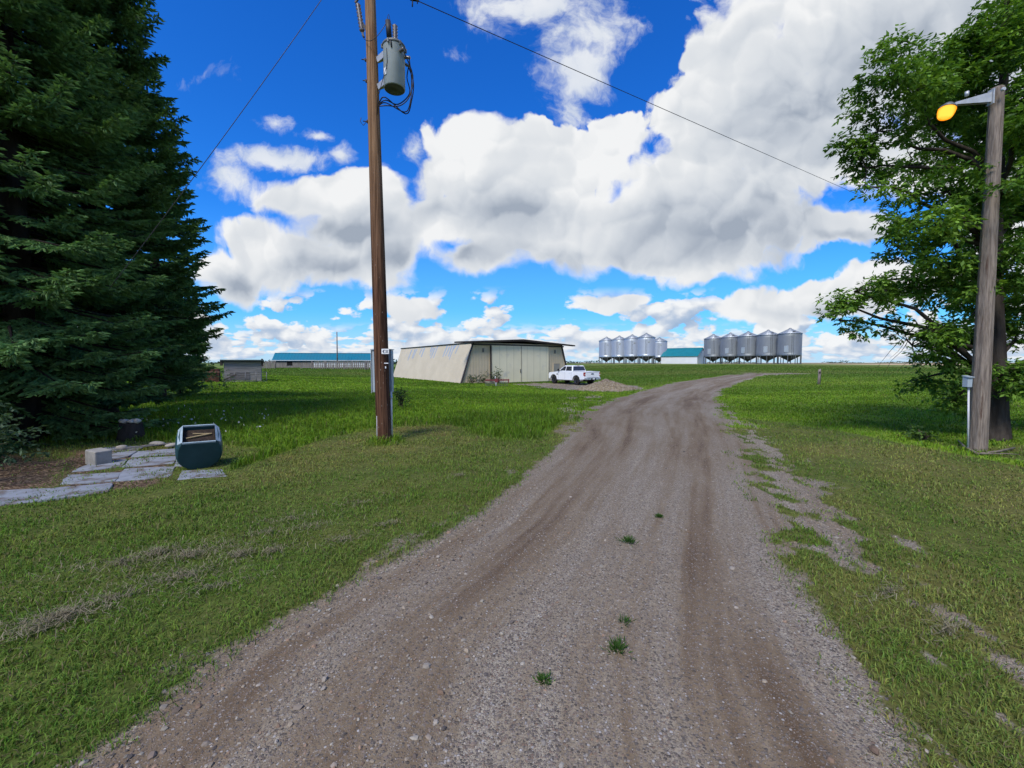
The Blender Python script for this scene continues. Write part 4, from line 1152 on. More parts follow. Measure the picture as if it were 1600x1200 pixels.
# ------------------------------------------------------------------ hangar with leaning side walls
def hangar():
    O = Vector((HANGAR_O.x, HANGAR_O.y, -.52))
    root = empty('hangar', O, HANGAR_A, 'beige metal hangar with leaning side walls and two pale green sliding doors', 'hangar')
    Wd, Ln, iL, iR, Hs, Hp = 14.5, 21.6, 1.45, 1.25, 4.25, 4.62
    beige = surf('beige_cladding', (.56, .475, .335), (.50, .425, .30), .6, rough=.6, bump=.03, spec=.3, wave=(1, 3.2, .6), c3=(.36, .37, .36), s3=.5, a3=(.62, .75))
    beige_f = surf('beige_front_cladding', (.51, .43, .305), (.455, .385, .27), .7, rough=.6, bump=.03, wave=(0, 2.9, .6), c3=(.36, .34, .30), s3=.8, a3=(.6, .75))
    green = surf('pale_green_door', (.66, .615, .45), (.61, .57, .415), .5, rough=.55, bump=.02, wave=(0, 1.1, .18), c3=(.44, .43, .385), s3=.6, a3=(.55, .75))
    brown = surf('dark_brown_trim', (.055, .042, .038), (.035, .028, .025), 4, rough=.6, bump=.05)
    th = .12
    for nm, xs in (('side_wall', 0), ('side_wall', 1)):
        m = MB()
        if xs == 0: b = [(0, .06, -.6), (th, .06, -.6), (th, Ln, -.6), (0, Ln, -.6)]; tp = [(iL, .06, Hs), (iL + th, .06, Hs), (iL + th, Ln, Hs), (iL, Ln, Hs)]
        else: b = [(Wd - th, .06, -.6), (Wd, .06, -.6), (Wd, Ln, -.6), (Wd - th, Ln, -.6)]; tp = [(Wd - iR - th, .06, Hs), (Wd - iR, .06, Hs), (Wd - iR, Ln, Hs), (Wd - iR - th, Ln, Hs)]
        # keep the wall's foot on its leaning plane below ground level
        sh = .6 / Hs
        b = [(x - (iL if xs == 0 else -iR) * sh, y, z) for x, y, z in b]
        m.hexa(b, tp); sw = m.build(nm, beige, root)
        if xs == 0:   # bleached streaks where the paint has gone under the eave
            rr = random.Random(3)
            for y0 in (3.0, 3.6, 4.1, 4.6, 5.2, 5.9, 8.6, 9.2, 9.7, 10.2, 12.6, 13.4, 15.2, 15.8, 17.0):
                wy = rr.uniform(.22, .42); z1 = Hs - rr.uniform(.1, .3); z0 = z1 - rr.uniform(.5, 1.6)
                f = lambda y, z: (iL * z / Hs - .004, y, z)
                sk = rr.uniform(.1, .5)
                st = MB(); st.add([f(y0 + sk, z0), f(y0 + sk + wy * .7, z0), f(y0 + wy, z1), f(y0, z1)], [(0, 1, 2, 3)])
                st.build('bleached_streak', surf('bleached_metal', (.33, .37, .43), (.29, .34, .40), 2, rough=.55, bump=.02), sw, fix=False)
    m = MB(); m.hexa([(0, Ln, -.6), (Wd, Ln, -.6), (Wd, Ln + .1, -.6), (0, Ln + .1, -.6)], [(iL, Ln, Hs), (Wd - iR, Ln, Hs), (Wd - iR, Ln + .1, Hs), (iL, Ln + .1, Hs)]); m.build('back_wall', beige_f, root)
    # front wall: piers either side of the doors, wall above them
    m = MB(); d0, d1, d2, Hd = 3.55, 7.40, 11.25, 3.95
    def xl(z): return iL * z / Hs
    def xr(z): return Wd - iR * z / Hs
    m.prism([(xl(-.6), 0, -.6), (d0, 0, -.6), (d0, 0, Hs), (xl(Hs), 0, Hs)], (0, .1, 0))
    m.prism([(d2, 0, -.6), (xr(-.6), 0, -.6), (xr(Hs), 0, Hs), (d2, 0, Hs)], (0, .1, 0))
    m.prism([(d0, 0, Hd), (d2, 0, Hd), (d2, 0, Hs), (d0, 0, Hs)], (0, .1, 0))
    fw = m.build('front_wall', beige_f, root)
    for x in (2.6, 12.3):
        vt = MB(); vt.box((x, -.015, 3.45), (.18, .03, .42))
        for k in range(5): vt.box((x, -.04, 3.30 + .075 * k), (.17, .03, .02))
        vt.build('vent', surf('vent_grey', (.16, .15, .14), rough=.6), fw)
    for a, b in ((d0 + .02, d1 - .03), (d1 + .03, d2 - .02)):
        dm = MB(); dm.box(((a + b) / 2, -.10, (Hd + .05 - .02) / 2 + .02), (b - a, .07, Hd + .05 - .05)); dd = dm.build('sliding_door', green, root)
        fr = MB()
        for x in (a + .03, b - .03): fr.box((x, -.145, Hd / 2), (.05, .02, Hd))
        fr.box(((a + b) / 2, -.145, .09), (b - a - .12, .02, .12)); fr.build('door_frame', green, dd)
    hn = MB(); hn.box((d1 - .14, -.17, 1.25), (.05, .06, .42)); hn.build('door_handle', brown, root)
    sl_ = MB(); sl_.box((d1, -.11, Hd / 2), (.06, .09, Hd)); sl_.build('door_seam', surf('seam_dark', (.12, .12, .11), rough=.6), root)
    gt = MB(); gt.box(((d0 + d2) / 2, -.10, .0), (d2 - d0 + .2, .16, .05)); gt.build('door_track', brown, root)
    # walk door
    wd = MB(); wd.box((12.55, -.03, 1.02), (.95, .05, 2.04)); w = wd.build('walk_door', surf('walk_door_beige', (.26, .245, .215), (.22, .21, .185), 2, rough=.5, bump=.03), root)
    wf = MB(); wf.box((12.05, -.035, 1.05), (.06, .08, 2.12)); wf.box((13.05, -.035, 1.05), (.06, .08, 2.12)); wf.box((12.55, -.035, 2.09), (1.05, .08, .07)); wf.build('frame', beige_f, w)
    kn = MB(); kn.tube([(12.18, -.06, 1.0), (12.18, -.12, 1.0)], .035, 8); kn.build('knob', surf('knob_steel', (.5, .5, .5), metal=.8, rough=.3), w)
    # trims
    for pts in (((xl(0) - .02, -.03, 0), (xl(Hs) - .02, -.03, Hs)), ((xr(0) + .02, -.03, 0), (xr(Hs) + .02, -.03, Hs))):
        t_ = MB(); t_.bar(pts[0], pts[1], .20, .10); t_.build('corner_trim', brown, root)
    t_ = MB(); t_.bar((d0 - .07, -.10, 0), (d0 - .07, -.10, Hd), .12, .16); t_.build('door_post', brown, root)
    t_ = MB(); t_.bar((d2 + .05, -.06, 0), (d2 + .05, -.06, Hd), .07, .10); t_.build('door_post', beige_f, root)
    # roof: two low slopes, with a long track hood across the front
    rf = surf('dark_brown_roof', (.032, .025, .022), (.022, .018, .016), 2, rough=.7, bump=.05, wave=(0, 2.5, .3))
    m = MB(); mx = 7.4
    for (xa, xb) in ((iL - .12, mx), (Wd - iR + .12, mx)):
        za, zb = Hs + .02, Hp
        m.prism([(xa, -.1, za), (xb, -.1, zb), (xb, -.1, zb - .10), (xa, -.1, za - .10)], (0, Ln + .3, 0))
    m.build('roof', rf, root)
    m = MB()
    for (xa, xb) in ((-.75, mx), (Wd + .45, mx)):
        za, zb = Hs - .04, Hp - .02
        m.prism([(xa, -.6, za + .04), (xb, -.6, zb + .12), (xb, -.6, zb - .10), (xa, -.6, za - .10)], (0, .5, 0))
    m.build('track_hood', rf, root)
    m = MB(); m.box((mx, -.06, Hd + .10), (Wd - iL - iR + .6, .06, .16)); m.build('header', brown, root)
hangar()

# ------------------------------------------------------------------ white crew cab pickup
def pickup():
    rl = Vector((7.0, 40.0)); a = R(180 - 58.7)
    # local x runs forward from the tailgate, y to the driver's side
    hd = Vector((math.cos(a), math.sin(a))); lf = Vector((-hd.y, hd.x))
    o2 = rl - lf * 1.0
    loc = Vector((o2.x, o2.y, 0)); loc.z = hz1(*(o2 + hd * 2.8)) - .02
    root = empty('pickup_truck', loc, a, 'white crew cab pickup truck parked with its nose toward the hangar', 'pickup truck')
    # settle it on the slope
    e0, e1 = hz1(*(o2 + hd * 1.2)), hz1(*(o2 + hd * 4.9))
    root.rotation_euler = (0, -math.atan2(e1 - e0, 3.7), a)
    white = surf('white_paint', (.80, .82, .84), (.76, .78, .80), 1, rough=.28, bump=0, spec=.5, coat=.6)
    blackp = surf('black_plastic', (.018, .018, .02), (.012, .012, .014), 10, rough=.6, bump=.1)
    glass = surf('tinted_glass', (.035, .04, .045), (.02, .022, .026), .8, rough=.08, bump=0, spec=.7)
    tyre = surf('tyre_rubber', (.022, .022, .023), (.014, .014, .015), 12, rough=.85, bump=.3)
    rimm = surf('dark_alloy', (.10, .10, .11), (.06, .06, .065), 4, rough=.35, metal=.8, bump=0)
    chrome = surf('bumper_metal', (.62, .64, .66), (.55, .57, .59), 3, rough=.25, metal=.7, bump=0)
    xr, xf, wr = 1.28, 4.95, .40
    def arch(cx, r, n=9, z=.42):
        return [(cx + r * math.cos(t), z + r * math.sin(t)) for t in np.linspace(PI, 0, n)]
    low = [(.10, .60), (.75, .55)] + [(x, z) for x, z in arch(xr, .53)] + [(1.9, .46), (4.3, .46)] + [(x, z) for x, z in arch(xf, .53)] + [(5.62, .50), (5.80, .62)]
    upr = [(5.85, .90), (5.80, 1.13), (5.55, 1.19), (4.45, 1.28), (4.25, 1.33), (1.92, 1.35), (1.86, 1.00), (.06, 1.00), (.06, .7)]
    # main body below the belt; the bed floor sits lower
    b = MB(); b.prism([(x, -1.0, z) for x, z in low + upr], (0, 2.0, 0))
    body = b.build('body', white, root, .05)
    for s in (-1, 1):
        bs = MB(); y0, y1 = (.90, 1.0) if s > 0 else (-1.0, -.90)
        bs.prism([(.06, y0, .98), (1.88, y0, .98), (1.88, y0, 1.37), (.06, y0, 1.36)], (0, y1 - y0, 0)); bs.build('bed_side', white, root, .025)
        rl_ = MB(); rl_.box((.97, s * .95, 1.378), (1.8, .09, .02)); rl_.build('bed_rail', blackp, root)
    tg = MB(); tg.box((.07, 0, 1.04), (.09, 1.78, .58)); tail = tg.build('tailgate', white, root, .025)
    tp = MB(); tp.box((.05, 0, 1.345), (.10, 1.76, .03)); tp.build('spoiler', white, tail)
    hb = MB(); hb.box((.020, 0, 1.12), (.02, .34, .09)); hb.build('tailgate_handle', blackp, tail)
    em = MB(); em.lathe([(0, .0), (.10, 0), (.10, .02), (0, .021)], 20, (.016, 0, 1.14), Matrix(((0, 0, -1), (1.25, 0, 0), (0, .52, 0))))
    em.build('emblem', surf('emblem_blue', (.02, .05, .16), rough=.3, bump=0), tail)
    # cab
    zb, zt = 1.33, 1.93
    xb0, xb1, xt0, xt1 = 1.95, 4.38, 2.16, 3.42
    yb, yt = .93, .72
    c = MB(); c.hexa([(xb0, -yb, zb), (xb1, -yb, zb), (xb1, yb, zb), (xb0, yb, zb)], [(xt0, -yt, zt), (xt1, -yt, zt), (xt1, yt, zt), (xt0, yt, zt)])
    c.build('cab', white, root, .06)
    def side(x, z, s, out=.012):
        f = (z - zb) / (zt - zb); return (x, s * (yb + (yt - yb) * f + out), z)
    def xw(z): return xb1 + (xt1 - xb1) * (z - zb) / (zt - zb)
    def xre(z): return xb0 + (xt0 - xb0) * (z - zb) / (zt - zb)
    for s in (-1, 1):
        for (p, nm) in (([(xre(1.40) + .10, 1.40), (3.02, 1.40), (3.02, 1.84), (xre(1.84) + .12, 1.84)], 'side_window'), ([(3.12, 1.40), (xw(1.40) - .24, 1.40), (xw(1.84) - .14, 1.84), (3.12, 1.84)], 'side_window')):
            w = MB(); q0 = [side(x, z, s) for x, z in p]; q1 = [side(x, z, s, -.02) for x, z in p]
            w.add(q0 + q1, [(0, 1, 2, 3), (7, 6, 5, 4), (0, 4, 5, 1), (1, 5, 6, 2), (2, 6, 7, 3), (3, 7, 4, 0)]); w.build(nm, glass, root)
        mr = MB(); mr.box((4.02, s * 1.08, 1.46), (.14, .20, .24)); mr.build('mirror', blackp, root, .03)
        for x0 in (2.25, 3.25):
            dh = MB(); dh.box((x0, s * 1.012, 1.18), (.22, .03, .035)); dh.build('door_handle', white, root)
        for x0 in (2.02, 3.06, 4.12):
            ds = MB(); ds.box((x0, s * 1.0015, .93), (.012, .004, .74)); ds.build('door_seam', surf('panel_gap', (.10, .10, .11), rough=.6), root)
        sk = MB(); sk.box((3.1, s * .97, .44), (2.5, .14, .05)); sk.build('running_board', blackp, root)
        fv = MB(); fv.box((4.32, s * 1.003, 1.02), (.26, .012, .09)); fv.build('fender_badge', blackp, root)
        for cx in (xr, xf):
            li = MB()
            P0 = [(cx + .53 * math.cos(t), s * 1.004, .42 + .53 * math.sin(t)) for t in np.linspace(PI, 0, 13)]; P1 = [(cx + .575 * math.cos(t), s * 1.004, .42 + .575 * math.sin(t)) for t in np.linspace(0, PI, 13)]
            li.prism(P0 + P1, (0, s * .02, 0)); li.build('arch_lip', blackp, root)
        # wheels
        for cx in (xr, xf):
            M = Matrix.Rotation(R(90) * -s, 3, 'X')
            tw = MB(); tw.lathe([(.25, -.13), (.36, -.14), (.395, -.11), (.405, -.05), (.405, .05), (.395, .11), (.36, .14), (.25, .13)], 28, (cx, s * .86, .405), M); wh = tw.build('wheel', tyre, root)
            rm = MB(); rm.lathe([(0, .10), (.05, .11), (.07, .08), (.20, .075), (.245, .12), (.26, .13), (.26, -.10), (0, -.10)], 28, (cx, s * .86, .405), M)
            for k in range(6):
                an = k * PI / 3; d = Vector((math.cos(an), 0, math.sin(an))); rm.bar(Vector((cx, s * .97, .405)) + d * .05, Vector((cx, s * .97, .405)) + d * .245, .06, .03)
            rm.build('rim', rimm, wh)
        tl = MB(); tl.box((.075, s * .945, 1.10), (.10, .13, .36)); tl.box((.14, s * 1.003, 1.12), (.12, .012, .30)); tlo = tl.build('tail_light', surf('tail_red', (.30, .012, .012), (.22, .01, .01), 4, rough=.2, bump=0, spec=.6), root)
        t2 = MB(); t2.box((.02, s * .945, 1.06), (.02, .09, .10)); t2.build('reverse_lens', surf('lens_white', (.75, .72, .70), rough=.2, bump=0), tlo)
        hl = MB(); hl.box((5.76, s * .82, 1.02), (.12, .30, .20)); hl.build('headlight', surf('headlight_lens', (.6, .62, .65), rough=.15, bump=0, spec=.7), root)
    def slab(fn, name, ys, zs):
        w = MB(); q = [(fn(z) , y, z) for y, z in zip(ys, zs)]
        w.add(q + [(x + (.03 if name == 'rear_window' else -.03), y, z) for x, y, z in q], [(0, 1, 2, 3), (7, 6, 5, 4), (0, 4, 5, 1), (1, 5, 6, 2), (2, 6, 7, 3), (3, 7, 4, 0)]); w.build(name, glass, root)
    slab(lambda z: xre(z) - .012, 'rear_window', (-.80, .80, .66, -.66), (1.42, 1.42, 1.85, 1.85))
    slab(lambda z: xw(z) + .012, 'windshield', (-.82, .82, .66, -.66), (1.40, 1.40, 1.87, 1.87))
    bp = MB(); bp.box((-.05, 0, .66), (.20, 1.90, .19)); bump_ = bp.build('rear_bumper', chrome, root, .03)
    bk = MB(); bk.box((-.05, 0, .762), (.21, 1.4, .02)); bk.box((-.158, 0, .64), (.02, .62, .15)); bk.build('step_pad', blackp, bump_)
    pl = MB(); pl.box((-.172, 0, .66), (.012, .30, .13)); pl.build('licence_plate', surf('plate_pale', (.70, .74, .72), rough=.4, bump=0), bump_)
    th_ = MB(); th_.bar((-.25, 0, .47), (.2, 0, .47), .07); th_.build('tow_hitch', blackp, bump_)
    gr = MB(); gr.box((5.84, 0, .93), (.06, 1.24, .34)); gr.build('grille', blackp, root)
    fb_ = MB(); fb_.box((5.86, 0, .60), (.20, 1.92, .22)); fb_.build('front_bumper', chrome, root, .03)
    un = MB(); un.box((3.0, 0, .52), (5.2, 1.1, .16)); un.bar((xr, -.7, .405), (xr, .7, .405), .14); un.tube([(.2, -.45, .42), (1.0, -.45, .40)], .05, 8); un.tube([(2.6, .3, .5), (4.3, .3, .5)], .08, 8); un.build('chassis', blackp, root)
    third = MB(); third.box((xre(1.91) - .005, 0, 1.905), (.05, .30, .03)); third.build('brake_light', MATS['tail_red'], root)
    ant = MB(); ant.box((2.5, 0, 1.955), (.20, .06, .05)); ant.build('roof_antenna', blackp, root)
pickup()

# ------------------------------------------------------------------ gravel heap
def heap():
    q = gp(955, 611); c = Vector((q.x + .05, q.y + 2.0, 0)); c.z = hz1(c.x, c.y)
    n, m = 56, 22; V = []; T = []
    for j in range(m + 1):
        for i in range(n):
            a = 2 * PI * i / n; r = 2.6 * j / m
            x, y = math.cos(a) * r * 1.0, math.sin(a) * r * .86
            e = float(fbm(np.array([x * 1.2 + 5]), np.array([y * 1.2]), 5, 3)[0])
            f = max(0, 1 - j / m)
            h = .80 * (f ** .95) * (.86 + .3 * e) + (.06 * (e - .5)); h = min(h, .62 + .30 * h) - .04 * (1 - f)
            if j == m: h = -.12
            V.append((x, y, float(hz1(c.x + x, c.y + y)) - c.z + h))
    for j in range(m):
        for i in range(n): T.append((j * n + i, (j + 1) * n + i, (j + 1) * n + (i + 1) % n, j * n + (i + 1) % n))
    root = empty('gravel_pile', c, 0, 'low heap of crushed gravel dumped beside the lane behind the pickup', 'gravel pile')
    mm, t, out = new_mat('heap_gravel')
    co = t.n('ShaderNodeTexCoord').outputs['Object']
    v = t.n('ShaderNodeTexVoronoi', ins={'Vector': co, 'Scale': 14.0}); s = t.n('ShaderNodeSeparateColor', ins={0: v.outputs['Color']})
    c1 = t.colramp(s.outputs[0], [(0, (.12, .092, .062)), (.4, (.22, .18, .125)), (.75, (.30, .25, .18)), (1, (.42, .375, .30))])
    c1 = t.mix(t.ramp(t.noise(co, 1.2, 4), .35, .7, 0, .35), c1, (.24, .18, .12))
    p = t.n('ShaderNodeBsdfPrincipled', ins={'Base Color': t.mix(1.0, c1, (1.0, 1.0, .90), 'MULTIPLY'), 'Roughness': .95, 'Specular IOR Level': .1, 'Normal': t.bump(v.outputs['Distance'], .9, .05)})
    t.nt.links.new(p.outputs[0], out.inputs[0])
    arr_mesh('mound', np.array(V), np.array(T), mm, root, None, False)
    # stones standing out of the surface
    k = 2600; j = rng.integers(0, len(V) - n, k); W = np.array(V)[j] + rng.normal(0, .06, (k, 3)) * [1, 1, .2]
    s = rng.uniform(.02, .055, k)
    base = np.array([(1, 0, 0), (0, 1, 0), (-1, 0, 0), (0, -1, 0), (0, 0, .8), (0, 0, -.8)], float)
    Q = W[:, None, :] + base[None] * s[:, None, None] * rng.uniform(.6, 1.4, (k, 6, 1))
    F8 = np.array([(0, 1, 4), (1, 2, 4), (2, 3, 4), (3, 0, 4), (1, 0, 5), (2, 1, 5), (3, 2, 5), (0, 3, 5)])
    pal = np.array([(.26, .215, .155), (.18, .14, .10), (.35, .31, .25), (.25, .18, .125)])
    o = arr_mesh('stones', Q.reshape(-1, 3), (np.arange(k)[:, None, None] * 6 + F8[None]).reshape(-1, 3), MATS['pebble'], root, np.repeat(pal[rng.integers(0, 4, k)], 6, 0))
    o['kind'] = 'stuff'
heap()

# ------------------------------------------------------------------ grain bins
def make_bin(name, dia, base_z, zc0, zc1, ztip, shellm, group, label, hatch):
    root = empty(name, (0, 0, 0), 0, label, 'grain bin', group)
    r = dia / 2
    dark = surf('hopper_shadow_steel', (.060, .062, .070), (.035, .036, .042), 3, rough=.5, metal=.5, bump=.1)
    roofm = surf('bin_roof_steel', (.34, .37, .39), (.28, .305, .325), 1.2, rough=.48, metal=.45, bump=.05)
    legm = surf('bin_leg_steel', (.20, .21, .22), (.13, .135, .14), 3, rough=.55, metal=.5)
    m = MB(); pr = []
    nb = 7
    for i in range(nb):
        z0 = zc0 + (zc1 - zc0) * i / nb; z1 = zc0 + (zc1 - zc0) * (i + 1) / nb
        pr += [(r, z0), (r, z1)]
    m.lathe(pr, 40); m.build('shell', shellm, root)
    m = MB(); m.lathe([(r + .10, zc1 - .06), (r + .10, zc1 - .03), (.32, ztip - .14), (.30, ztip - .02), (.0, ztip)], 40)
    rf = m.build('roof', roofm, root)
    m = MB()
    for k in range(20):
        a = 2 * PI * k / 20; d = Vector((math.cos(a), math.sin(a), 0))
        m.bar(d * (r + .08) + Vector((0, 0, zc1 + .0)), d * .34 + Vector((0, 0, ztip - .12)), .05, .05)
    m.build('roof_rib', roofm, rf)
    m = MB(); m.lathe([(.26, ztip - .05), (.30, ztip + .03), (.12, ztip + .13), (0, ztip + .15)], 16); m.build('cap', legm, rf)
    zt = base_z + .62
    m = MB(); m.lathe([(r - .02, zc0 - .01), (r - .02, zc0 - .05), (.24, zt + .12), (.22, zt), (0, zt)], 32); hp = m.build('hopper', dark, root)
    m = MB(); m.box((0, 0, zt - .06), (.55, .40, .10)); m.build('slide_gate', legm, hp)
    for k in range(10):
        a = 2 * PI * k / 10 + .2; d = Vector((math.cos(a), math.sin(a), 0)) * (r - .04)
        m = MB(); m.bar(d + Vector((0, 0, base_z - .25)), d + Vector((0, 0, zc0 + .25)), .13, .13); m.build('leg', legm, root)
    m = MB(); m.lathe([(r - .12, base_z + .02), (r + .05, base_z + .02), (r + .05, base_z + .14), (r - .12, base_z + .14), (r - .12, base_z + .02)], 30); m.build('base_ring', legm, root)
    # ladder and door plate facing the yard
    an = R(-112); d = Vector((math.cos(an), math.sin(an), 0)); s = Vector((-d.y, d.x, 0))
    m = MB()
    for q in (-.2, .2): m.bar(d * (r + .12) + s * q + Vector((0, 0, zc0 - .8)), d * (r + .12) + s * q + Vector((0, 0, zc1 + .05)), .035)
    for i in range(16): m.bar(d * (r + .12) - s * .2 + Vector((0, 0, zc0 - .6 + i * .38)), d * (r + .12) + s * .2 + Vector((0, 0, zc0 - .6 + i * .38)), .02)
    m.build('ladder', legm, root)
    an = R(-140 if hatch else -95); d = Vector((math.cos(an), math.sin(an), 0)); M = Matrix.Rotation(an, 3, 'Z')
    m = MB(); hz_ = zc0 + (1.5 if hatch else 3.9)
    m.box(d * (r + .015) + Vector((0, 0, hz_)), (.07, .9 if hatch else .42, 1.5 if hatch else .42), M=M)
    m.build('access_door', surf('door_plate', (.44, .46, .47), (.38, .40, .41), 3, rough=.45, metal=.4, bump=.03), root, .02)
    if hatch:
        an2 = R(-100); d2 = Vector((math.cos(an2), math.sin(an2), 0))
        m = MB(); f = .35; p = d2 * (r * (1 - f) + .3 * f); m.box(p + Vector((0, 0, zc1 + (ztip - zc1) * f)), (.5, .5, .12), an2); m.build('roof_hatch', dark, rf)
    return root

def bins():
    bright = surf('bright_galvanised', (.37, .42, .46), (.30, .345, .385), .8, (1, 1, .3), .42, .42, .03, .02, .5, wave=(2, 3.0, .04))
    shaded = surf('shaded_galvanised', (.185, .21, .225), (.14, .16, .172), .8, (1, 1, .3), .5, .35, .03, .02, .4, wave=(2, 3.0, .05))  # cloud shadow over this row is put into a darker, rougher steel
    # dull row nearer the lane, seen from its end
    spots = [(1114, 120.5), (1140.5, 115.0), (1168, 110.0), (1199, 105.0), (1233, 100.0)]
    names = ['first dull steel grain bin, standing right beside the white shed', 'second dull steel grain bin, counted from the white shed', 'middle dull steel grain bin in the row of five past the shed',
             'fourth dull steel grain bin, counted from the white shed', 'end bin of the dull steel row, largest and nearest the field']
    src = make_bin('grain_bin', 4.95, 0.0, 2.05, 7.25, 8.48, shaded, 'dull hopper bins past the white shed', names[0], True)
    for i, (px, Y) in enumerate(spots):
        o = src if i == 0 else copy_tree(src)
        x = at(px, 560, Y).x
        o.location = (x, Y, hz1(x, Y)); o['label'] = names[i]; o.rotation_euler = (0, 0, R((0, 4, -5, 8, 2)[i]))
    spots = [(947.5, 131), (967.5, 126), (987.5, 121), (1009.5, 115), (1030, 133)]
    names = ['narrowest end bin of the shiny row, closest to the pickup', 'second bin of the shiny row, counted from the pickup end', 'third bin of the shiny row, between its neighbours in line',
             'tallest shiny bin, standing out in front of its row', 'shiny bin set back behind the corner of the white shed']
    src = make_bin('grain_bin', 4.7, 0.0, 2.05, 7.2, 8.35, bright, 'shiny hopper bins between pickup and white shed', names[0], False)
    for i, (px, Y) in enumerate(spots):
        o = src if i == 0 else copy_tree(src)
        x = at(px, 560, Y).x
        o.location = (x, Y, hz1(x, Y)); o['label'] = names[i]; o.rotation_euler = (0, 0, R((0, -6, 5, 3, -4)[i]))
bins()

# ------------------------------------------------------------------ farm buildings
def gable_shed(name, label, O, ang, L, Wd, hw, hr, wallm, roofm, over=.25, base=-.3):
    """long side along local x facing -y"""
    root = empty(name, O, ang, label, 'shed')
    m = MB()
    m.box((L / 2, .05, (hw + base) / 2), (L, .1, hw - base)); m.box((L / 2, Wd - .05, (hw + base) / 2), (L, .1, hw - base))
    m.build('long_wall', wallm, root)
    for x in (0.0, L - .1):
        g = MB(); g.prism([(x, .1, base), (x, Wd - .1, base), (x, Wd - .1, hw), (x, Wd / 2, hr - .05), (x, .1, hw)], (.1, 0, 0)); g.build('gable_wall', wallm, root)
    for s in (0, 1):
        y0 = -over if s == 0 else Wd + over; z0 = hw - (hr - hw) * over / (Wd / 2) + .06
        r = MB(); r.prism([(-over, y0, z0), (-over, Wd / 2, hr + .06), (-over, Wd / 2, hr), (-over, y0, z0 - .06)], (L + 2 * over, 0, 0)); r.build('roof_slope', roofm, root)
    t = MB(); t.bar((-over, Wd / 2, hr + .07), (L + over, Wd / 2, hr + .07), .22, .05); t.build('ridge_cap', roofm, root)
    return root

def small_shed():
    wall = surf('white_metal_siding', (.70, .72, .74), (.64, .66, .68), .5, rough=.5, bump=.02, wave=(0, 3.0, .35))
    teal = surf('teal_metal_roof', (.012, .185, .215), (.010, .155, .185), .6, rough=.45, bump=.02, wave=(0, 2.2, .4))
    Bc = Vector((54.2, 122.0)); d = Vector((.75, -.66)).normalized(); L = 10.6
    A = Bc - d * L
    z = hz1(54, 122) - .05
    root = gable_shed('storage_shed', 'small white shed with a teal metal roof between the two bin rows', (A.x, A.y, z), math.atan2(d.y, d.x), L, 9.0, 2.42, 4.85, wall, teal)
    t = MB()
    for x in (.0, L): t.box((x, -.012, 1.05), (.12, .03, 2.7))
    t.build('corner_trim', wall, root)
small_shed()

